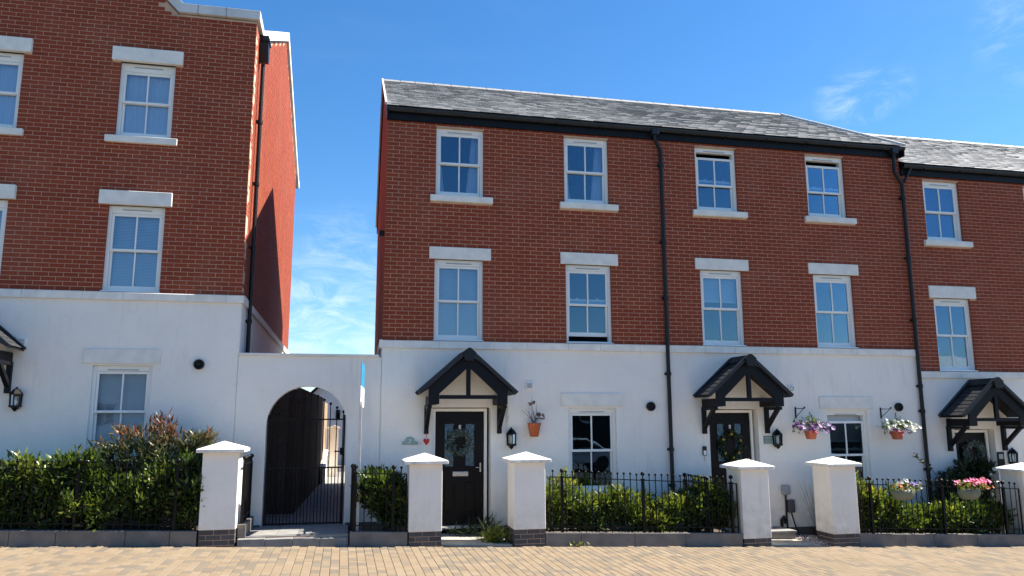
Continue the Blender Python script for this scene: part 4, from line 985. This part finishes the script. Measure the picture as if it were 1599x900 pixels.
for x, hw, zt, nm, mt in ((8.70, .32, -2.35, 'tall leafy bush right of the window pillar', 'leaf_bright'), (9.25, .28, -2.62, 'bush below the trough of mixed flowers', 'leaf_hedge'), (9.75, .26, -2.92, 'low bush between the two flower troughs', 'leaf_bright'), (10.25, .26, -2.82, 'low bush behind the middle post of the right railing', 'leaf_bright'), (10.75, .28, -2.82, 'bush below the trough of pink flowers', 'leaf_hedge'), (11.35, .32, -2.85, 'dark bush beside the rightmost pillar', 'leaf_hedge')): shrub(x, hw, zt, nm, mt, dens=1.1)
shrub(8.62, .09, -2.12, 'slender sprig rising above the right-hand bushes', 'leaf_bright', n_lobes=2, dens=1.2, yc=-.7, depth=.15)
# red-tipped shrub with upright curved leaves
rsh = thing('shrub', (-3.5, -.55, WT(-3.5)), 'tall bronze and red tipped shrub in front of the left ground window', 'shrub')
tops = []; 
for i in range(190):
    u = random.uniform(-1, 1); x = -3.52+u*.86; hh = -1.50-.30*u*u*abs(u)+.12*math.sin(u*7+1)-.22*(u < -.55); tops.append((x, -.55+random.uniform(-.28, .28), random.uniform(hh-.62, hh)))
tp = np.array(tops); dd = np.stack([(tp[:, 0]+3.52)*.45, (tp[:, 1]+.55)*.4, np.full(len(tp), 1.)], 1)
leaves('foliage', 'leaf_red', rsh, tp, dd, 11, .17, .036, .38, lambda P: .22+.82*np.clip((P[:, 2]+2.0)/.55, 0, 1)*rng.uniform(.4, 1.15, len(P)), curl=-.9)
stems(rsh, (-3.5, -.55, WT(-3.5)-.03), tops[:60], .009)
# plant at the foot of the pillar right of door 7
def tuft(name, x, y, z, n, L, W, mat, label, cat='plant', spread=.55, up=.8, tone=.5):
    t = thing(name, (x, y, z), label, cat); pos = rng.normal(0, 1, (n, 3))*np.array([.05, .04, .01])+np.array([x, y, z+.02]); a = rng.uniform(0, 6.28, n); d = np.stack([np.cos(a)*.8, np.sin(a)*.8, np.full(n, up)], 1)
    leaves('foliage', mat, t, pos, d, 3, L, W, spread, lambda P: tone+rng.normal(0, .15, len(P)), curl=.5); stems(t, (x, y, z-.01), [(x, y, z+.05)], .01); return t
tuft('bright_plant', 1.86, -.95, G(1.9)+.02, 60, .22, .05, 'leaf_bright', 'bright green clump at the foot of the pillar right of door 7', tone=.75)
tuft('strappy_plant', 1.80, -.30, G(1.8)+.02, 26, .34, .035, 'leaf_dark', 'dark strappy plant beside the front door numbered 7', up=.9)
tuft('strappy_plant', 1.45, -.18, G(1.5)+.02, 16, .30, .03, 'leaf_dark', 'small dark trailing plant across the doorstep of number 7', up=.4)
tuft('weed', 3.05, -1.262, G(3.05), 10, .06, .02, 'leaf_bright', 'small weed growing at the wall foot, nearer the left', tone=.6); tuft('weed', 3.22, -1.262, G(3.2), 12, .07, .02, 'leaf_bright', 'small weed growing at the wall foot, just right of the other', tone=.7)
t = thing('bare_twigs', (8.3, -.25, G(8.2)), 'grey leafless twigs showing left of the window pillar', 'plant')
stems(t, (8.2, -.25, G(8.2)), [(7.9-random.uniform(-.1, .35)+.25, -.3+random.uniform(-.15, .15), -2.55+random.uniform(-.25, .08)) for _ in range(14)], .003, 'bamboo')
# dark shrubs by the door of the right house
dk = shrub(11.35, .55, -2.12, 'large dark shrub in front of the black door of the right house', 'leaf_dark', yc=-.35, depth=.45, dens=.9)
t = thing('dark_sprig', (10.55, -.35, WT(10.5)), 'bare dark sprig leaning left of the right drainpipe', 'plant'); pts = [(10.9, -.35, -3.0), (10.75, -.36, -2.50), (10.52, -.38, -2.28), (10.22, -.40, -2.10)]
q = MB(); q.tube(pts, .008, 6); q.build('stem', 'bark', t); pos = np.array([np.array(pts[2])*(1-s)+np.array(pts[3])*s for s in np.linspace(-.3, 1, 14)]); leaves('foliage', 'leaf_dark', t, pos, np.tile([[-.3, -.1, .4]], (14, 1)), 4, .07, .035, .8, lambda P: np.full(len(P), .6))

# ------------------------------------------------------------------ pots, baskets, troughs, wreaths
def pot(parent, x, y, zt, zb, rt_, rb, mat='terracotta', name='pot'):
    q = MB(); q.lathe((x, y, 0), [(0, zb), (rb, zb), (rt_*.93, zt-.03), (rt_, zt-.03), (rt_, zt), (rt_*.88, zt), (rt_*.85, zt-.03), (0, zt-.035)], 16); return q.build(name, mat, parent)
def blossoms(parent, mat, pts, r, name='flower', n=6):
    """each flower: ring of petals"""
    m = MB()
    for p in pts:
        p = Vector(p); ax = Vector((random.uniform(-.5, .5), random.uniform(-1, -.3), random.uniform(.0, .9))).normalized(); a = ax.orthogonal().normalized(); b = ax.cross(a); tn_ = random.random()*.98+.01; rr = r*random.uniform(.75, 1.2); q0 = random.uniform(0, 6)
        vs = [p]; 
        for i in range(2*n):
            g_ = q0+math.pi*i/n; k_ = rr*(1 if i % 2 else .72); vs.append(p+(a*math.cos(g_)+b*math.sin(g_))*k_+ax*rr*.35*(1 if i % 2 else .6))
        m.add(vs, [(0, 1+i, 1+(i+1) % (2*n)) for i in range(2*n)], tn_)
    return m.build(name, mat, parent, fix=False, kind='stuff')
# wall pot with dry plant (left house of terrace)
t = thing('wall_pot', (2.71, -.13, -1.70), 'terracotta pot of dried reddish stems on the wall right of door 7', 'plant pot'); pot(t, 2.71, -.13, -1.455, -1.695, .125, .075)
stl = [(2.46, -.16, -1.22), (2.55, -.15, -1.20), (2.62, -.13, -1.33), (2.66, -.14, -1.05), (2.67, -.14, -.98), (2.72, -.12, -1.25), (2.78, -.15, -1.22), (2.84, -.13, -1.32), (2.90, -.15, -1.28), (2.86, -.14, -1.38), (2.62, -.12, -1.12), (2.75, -.13, -1.10)]
stems(t, (2.71, -.13, -1.47), stl, .005, 'bamboo', 'stems'); blossoms(t, 'dry_stem', [(2.66+random.uniform(-.05, .05), -.15, -1.11+random.uniform(-.03, .03)) for _ in range(7)]+[(2.82+random.uniform(-.07, .07), -.16, -1.33+random.uniform(-.06, .05)) for _ in range(14)], .028, 'dry_flowers')
bx('pot_hook', 'iron', t, 2.69, 2.73, -.045, -.016, -1.60, -1.46)
def bracket(x, z, reach, label):
    t = thing('basket_bracket', (x, -.02, z), label, 'bracket'); q = MB(); q.box(x-.012, x+.012, -.03, -.017, z-.20, z+.02); q.tube([(x, -.03, z-.01), (x+.02, -reach, z-.01)], .007, 6); q.tube([(x, -.03, z-.17), (x+.02, -reach*.9, z-.015)], .006, 6); q.ball((x+.02, -reach, z+.01), .018); q.build('arm', 'iron', t); return t
def basket(x, y, zt, label, flowers, spreadx):
    t = thing('hanging_basket', (x, y, zt), label, 'hanging basket'); q = MB()
    q.add([(x-.095, y-.095, zt), (x+.095, y-.095, zt), (x+.095, y+.095, zt), (x-.095, y+.095, zt), (x-.065, y-.065, zt-.16), (x+.065, y-.065, zt-.16), (x+.065, y+.065, zt-.16), (x-.065, y+.065, zt-.16)], [(0, 1, 2, 3), (7, 6, 5, 4), (0, 4, 5, 1), (1, 5, 6, 2), (2, 6, 7, 3), (3, 7, 4, 0)]); q.build('pot', 'terracotta', t, bevel=.01)
    q = MB(); 
    for a, b in ((-.11, -.11), (.11, -.11), (0, .11)): q.cyl((x+a, y+b, zt), (x, y, zt+.33), .003, n=4)
    q.ball((x, y, zt+.34), .012, 8, 5); q.build('hanger', 'iron', t)
    n = 60; a = rng.uniform(-1, 1, n); pos = np.stack([x+a*spreadx, y+rng.normal(0, .07, n), zt+.06+.05*rng.normal(0, 1, n)+.10*(1-np.abs(a))], 1); leaves('foliage', 'leaf_hedge', t, pos, pos-np.array([[x, y, zt-.1]]), 5, .06, .028, .8, lambda P: rng.uniform(.2, .9, len(P)))
    for mat, cnt, r, dx, dz_, sx_ in flowers: blossoms(t, mat, [(x+dx+random.gauss(0, sx_), y-.04+random.gauss(0, .07), zt+dz_+random.gauss(0, .045)) for _ in range(cnt)], r)
    return t
bracket(7.98, -1.19, .30, 'black iron bracket holding the purple flower basket'); bracket(9.87, -1.20, .30, 'black iron bracket holding the white flower basket')
basket(8.10, -.30, -1.62, 'terracotta hanging pot of purple and white petunias', [('petal_purple', 60, .042, .0, .09, .15), ('petal_purple', 14, .045, .33, .06, .05), ('petal_magenta', 5, .035, .0, .0, .04), ('petal_magenta', 3, .03, -.24, .02, .02)], .28)
basket(9.98, -.30, -1.64, 'terracotta hanging pot of white flowers with a few magenta ones', [('petal_white', 46, .038, .0, .11, .20), ('petal_white', 8, .04, .36, .04, .04), ('petal_magenta', 9, .030, -.04, .0, .05), ('petal_magenta', 3, .028, .22, -.02, .02)], .30)
def trough(x, zt, label, flowers, w_=.24):
    t = thing('flower_trough', (x, -1.29, zt-.2), label, 'flower trough'); q = MB(); n = 14; pr = [(math.cos(math.pi*(1+i/n)), math.sin(math.pi*(1+i/n))) for i in range(n+1)]
    vs = []; 
    for j, f in enumerate((1, .98, .9, .72, .45)):
        zz = zt-[0, .06, .12, .17, .19][j]
        for a, b in pr: vs.append((x+a*w_*f, -1.215+b*.15*f, zz))
    m_ = n+1; fs = [(j*m_+i, j*m_+i+1, (j+1)*m_+i+1, (j+1)*m_+i) for j in range(4) for i in range(n)]+[tuple(range(n, -1, -1)), tuple(range(4*m_, 5*m_))]
    q.add(vs, fs, 0, True); q.build('trough_body', 'trough_green', t)
    k = 46; pos = np.stack([x+rng.uniform(-1, 1, k)*w_*1.05, -1.30+rng.normal(0, .05, k), zt+rng.uniform(0, .10, k)], 1); leaves('foliage', 'leaf_bright', t, pos, np.tile([[0, -.3, .6]], (k, 1)), 5, .06, .028, .9, lambda P: rng.uniform(.3, 1, len(P)))
    for mat, cnt, r, dx, dz_, sx_ in flowers: blossoms(t, mat, [(x+dx+random.gauss(0, sx_), -1.33+random.gauss(0, .05), zt+dz_+random.gauss(0, .025)) for _ in range(cnt)], r)
trough(9.27, -2.66, 'pale green trough of orange, white and lilac flowers on the railing', [('petal_orange', 14, .026, -.14, .06, .06), ('petal_lilac', 22, .024, .14, .11, .07), ('petal_white', 8, .028, -.05, .12, .08)])
trough(10.66, -2.68, 'pale green trough of pink geraniums on the railing near the right pillar', [('petal_pink', 60, .034, .09, .14, .12), ('petal_orange', 10, .03, .30, .05, .05), ('petal_pink', 6, .03, -.24, .12, .03)])
def wreath(x, y, z, r, mat, label, extra=None):
    t = thing('wreath', (x, y, z), label, 'wreath'); a = rng.uniform(0, 2*np.pi, 150); rr = r+rng.normal(0, r*.14, 150)
    pos = np.stack([x+np.cos(a)*rr, y-.03+rng.normal(0, .012, 150), z+np.sin(a)*rr], 1); d = np.stack([np.cos(a+.9), rng.normal(-.3, .3, 150), np.sin(a+.9)], 1)
    leaves('foliage', mat, t, pos, d, 5, .075, .024, .5, lambda P: rng.uniform(.1, 1, len(P)))
    q = MB(); n = 20; q.tube([(x+r*math.cos(2*math.pi*i/n), y-.02, z+r*math.sin(2*math.pi*i/n)) for i in range(n+1)], .014, 5); q.build('ring', 'bark', t)
    if extra:
        for (dx, dz_) in extra: 
            q = MB(); q.ball((x+dx, y-.07, z+dz_), .027, 8, 6); q.build('bauble', 'petal_yellow', t)
wreath(1.405, .13, -1.80, .155, 'leaf_grey', 'grey-green leaf wreath on the door numbered 7')
wreath(6.66, .13, -1.90, .20, 'leaf_dark', 'dark wreath with yellow fruits on the middle house door', [(-.19, .12), (.17, .10), (-.16, -.14), (.12, -.13), (.0, -.22), (-.02, .22)])
wreath(12.06, .13, -2.12, .20, 'leaf_grey', 'silvery eucalyptus wreath on the black door of the right house')

# ------------------------------------------------------------------ lanterns, plaques, bell, signs
def lantern(x, z, y=-.015, s=1., label=''):
    t = thing('wall_lantern', (x, y, z), label, 'wall lantern', 'black half-lanterns by the front doors'); yc = y-.075*s
    q = MB(); q.box(x-.035*s, x+.035*s, y-.02*s, y, z-.16*s, z+.10*s); q.box(x-.012, x+.012, yc, y-.019*s, z-.14*s, z-.125*s); q.build('back_plate', 'iron', t)
    q = MB(); q.lathe((x, yc, z), [(.0, .19*s), (.016*s, .185*s), (.02*s, .165*s), (.045*s, .15*s), (.095*s, .085*s), (.10*s, .07*s), (.085*s, .065*s)], 6, smooth=False, rot=math.pi/6); q.build('cap', 'iron', t)
    q = MB(); 
    for i in range(6):
        a = math.pi/6+i*math.pi/3; q.cyl((x+.085*s*math.cos(a), yc+.085*s*math.sin(a), z+.068*s), (x+.075*s*math.cos(a), yc+.075*s*math.sin(a), z-.11*s), .010*s, n=5)
    q.lathe((x, yc, z), [(.095*s, -.10*s), (.09*s, -.125*s), (.05*s, -.14*s), (.035*s, -.165*s), (.012*s, -.19*s), (0, -.20*s)], 6, smooth=False, rot=math.pi/6); q.build('cage', 'iron', t)
    q = MB(); q.lathe((x, yc, z), [(.078*s, .068*s), (.070*s, -.10*s)], 6, smooth=False, rot=math.pi/6); q.build('glass', 'lantern_glass', t, fix=False)
    q = MB(); q.cyl((x, yc, z-.11*s), (x, yc, z+.03*s), .018*s, n=8); q.build('candle_tube', 'white_paint', t)
    q = MB(); q.box(x-.05*s, x+.05*s, y-.023*s, y-.0205*s, z-.09*s, z+.05*s); q.build('reflector', 'gold_light', t)
lantern(-5.70, -1.05, label='black wall lantern on the left house beside its porch'); lantern(2.30, -1.72, label='black wall lantern right of the door numbered 7')
lantern(7.52, -1.77, label='black wall lantern beside the green plaque on the middle house'); lantern(12.82, -2.18, label='black wall lantern at the right edge beside the last porch')
def text(s, x, y, z, size, mat, parent, name='lettering', rot=(R(90), 0, 0)):
    cu = bpy.data.curves.new(name, 'FONT'); cu.body = s; cu.size = size; cu.extrude = .002; cu.align_x = 'CENTER'; cu.align_y = 'CENTER'
    o = bpy.data.objects.new(name, cu); C.objects.link(o); dg = bpy.context.evaluated_depsgraph_get(); me = bpy.data.meshes.new_from_object(o.evaluated_get(dg)); bpy.data.objects.remove(o)
    me.materials.clear(); me.materials.append(M[mat]); o = bpy.data.objects.new(name, me); link(o, parent); o.location = Vector((x, y, z))-org[parent.name]; o.rotation_euler = rot; return o
t = thing('house_plaque', (.51, -.02, -1.76), 'sage green arched plaque with the number 7', 'house number')
q = MB(); arc2 = [(.51-.085*math.cos(math.pi*i/10), -1.755+.075*math.sin(math.pi*i/10)) for i in range(11)]; q.prism([(.38, -1.82), (.64, -1.82), (.65, -1.80), (.645, -1.765), (.60, -1.755)]+arc2[::-1]+[(.42, -1.755), (.375, -1.765), (.37, -1.80)], 'Y', -.016, -.034); q.build('plate', 'sage', t, bevel=.004)
text('7', .51, -.036, -1.768, .10, 'white_paint', t, 'numeral')
t = thing('house_plaque', (7.365, -.02, -1.79), 'dark green rectangular plaque with pale letters beside the middle door', 'house name'); bx('plate', 'slate_green', t, 7.265, 7.47, -.034, -.016, -1.865, -1.72, bevel=.004); bx('face', 'sage', t, 7.285, 7.45, -.0365, -.0335, -1.848, -1.738); text('EIW', 7.367, -.038, -1.793, .085, 'slate_green', t)
t = thing('door_bell', (6.03, -.02, -1.98), 'small black and white doorbell left of the middle door', 'doorbell'); bx('housing', 'black_plastic', t, 5.99, 6.07, -.04, -.016, -2.07, -1.90, bevel=.006); bx('button_panel', 'white_paint', t, 6.003, 6.057, -.0445, -.0395, -2.06, -1.98)
q = MB(); q.tube([(6.03, -.02, -2.07), (6.02, -.02, -2.13), (6.035, -.02, -2.17)], .004, 5); q.build('cable', 'grey_plastic', t)
t = thing('house_plaque', (12.60, -.02, -2.2), 'small black framed sign left of the right-hand lantern', 'sign'); bx('plate', 'iron', t, 12.50, 12.66, -.04, -.016, -2.40, -2.08, bevel=.004); bx('face', 'grey_plastic', t, 12.53, 12.63, -.043, -.0395, -2.22, -2.12)
bx('reflector_strip', 'white_paint', hB, 2.06, 2.10, -.610, -.604, -1.07, -1.055)
# agent board, nearly edge-on to the camera
sb = thing('agent_board', (-.36, -.95, G(-.4)), 'tall narrow post with a blue and white board seen nearly edge-on by the gateway', 'sign board')
def ypx(px, X):  # depth on plane x=X seen at image column px
    d = fw*1209.2+r2*(px-799.5); s_ = (X-CAM.x)/d.x; return CAM.y+d.y*s_
bx('post', 'post_timber', sb, -.385, -.345, -1.01, -.965, WT(-.4)-.05, -1.10, bevel=.003)
def slant(u0, u1, zt, zb, mat, name, off=0.):
    A, B = Vector((-.378, -1.02, 0)), Vector((-.308, -.42, 0)); d = B-A; n = Vector((d.y, -d.x, 0)).normalized(); n = -n*off
    p, q_ = A+d*u0+n, A+d*u1+n; w2 = Vector((d.y, -d.x, 0)).normalized()*.006; dz_ = -.035
    vs = [(p.x, p.y, zb+dz_*u0), (q_.x, q_.y, zb+dz_*u1), (q_.x, q_.y, zt+dz_*u1), (p.x, p.y, zt+dz_*u0)]; vs += [(v[0]+w2.x, v[1]+w2.y, v[2]) for v in vs]
    q = MB(); q.add(vs, [(0, 1, 2, 3), (7, 6, 5, 4), (0, 4, 5, 1), (1, 5, 6, 2), (2, 6, 7, 3), (3, 7, 4, 0)]); q.build(name, mat, sb)
slant(0, 1, -.46, -.84, 'sign_blue', 'blue_panel'); slant(0, 1, -.842, -1.16, 'white_paint', 'white_panel')
slant(.3, .95, -.57, -.64, 'white_paint', 'logo_panel', .004); slant(.1, .9, -.68, -.70, 'white_paint', 'logo_line', .004); slant(0.02, .55, -1.0, -1.14, 'sign_photo', 'photo_panel', .004)

# ------------------------------------------------------------------ across the street (only seen in the window reflections)
op = thing('opposite_terrace', (5, -44, G(5)), 'row of houses across the street, seen only reflected in windows', 'building')
bx('wall', 'reflection_dark', op, -5, 110, -52, -44, -9, 1.2)
MB().prism([(-43.5, 1.2), (-52.5, 1.2), (-48, 4.3)], 'X', -5.3, 110.3).build('roof', 'slate', op)
for i in range(27): 
    x = -3+i*4; w_ = bx('window', 'upvc', op, x, x+1.2, -43.98, -43.9, -1.6, -.2); MB().box(x+.08, x+1.12, -43.89, -43.885, -1.52, -.28).build('pane', 'black_plastic', op)
op2 = thing('opposite_house', (-18, -44, G(-18)), 'pale house across the street, seen only reflected in windows', 'building')
bx('wall', 'render', op2, -32, -9, -52, -44, -6, 2.0)
MB().prism([(-43.5, 2.0), (-52.5, 2.0), (-48, 5.0)], 'X', -32.3, -8.7).build('roof', 'slate', op2)
for i in range(5):
    x = -30+i*4.3; w_ = bx('window', 'black_timber', op2, x, x+1.2, -43.98, -43.9, -1.6, -.2); MB().box(x+.56, x+.64, -43.89, -43.86, -1.6, -.2).build('glazing_bar', 'upvc', op2)
def parked_car(x, y, label):
    t = thing('parked_car', (x, y, G(x)), label, 'car'); z = G(x); prof = [(-2.1, .35), (-2.15, .65), (-1.9, .82), (-1.2, .92), (-.65, 1.38), (.7, 1.42), (1.5, .98), (2.05, .90), (2.15, .6), (2.1, .32)]
    q = MB(); q.prism([(x+a, z+b) for a, b in prof], 'Y', y-.85, y+.85); q.build('body', 'car_paint', t, bevel=.06)
    q = MB(); q.prism([(x-1.05, z+.95), (x-.60, z+1.32), (x+.65, z+1.35), (x+1.3, z+.97)], 'Y', y-.86, y+.86); q.build('side_window', 'black_plastic', t)
    for wx in (-1.35, 1.35):
        for wy in (-.80, .80): q = MB(); q.cyl((x+wx, y+wy-.1, z+.31), (x+wx, y+wy+.1, z+.31), .31, n=20); q.build('wheel', 'tyre', t)
parked_car(9.5, -21, 'silver car parked across the street, seen only reflected in windows'); parked_car(21, -21, 'second silver car across the street, seen only reflected in windows')
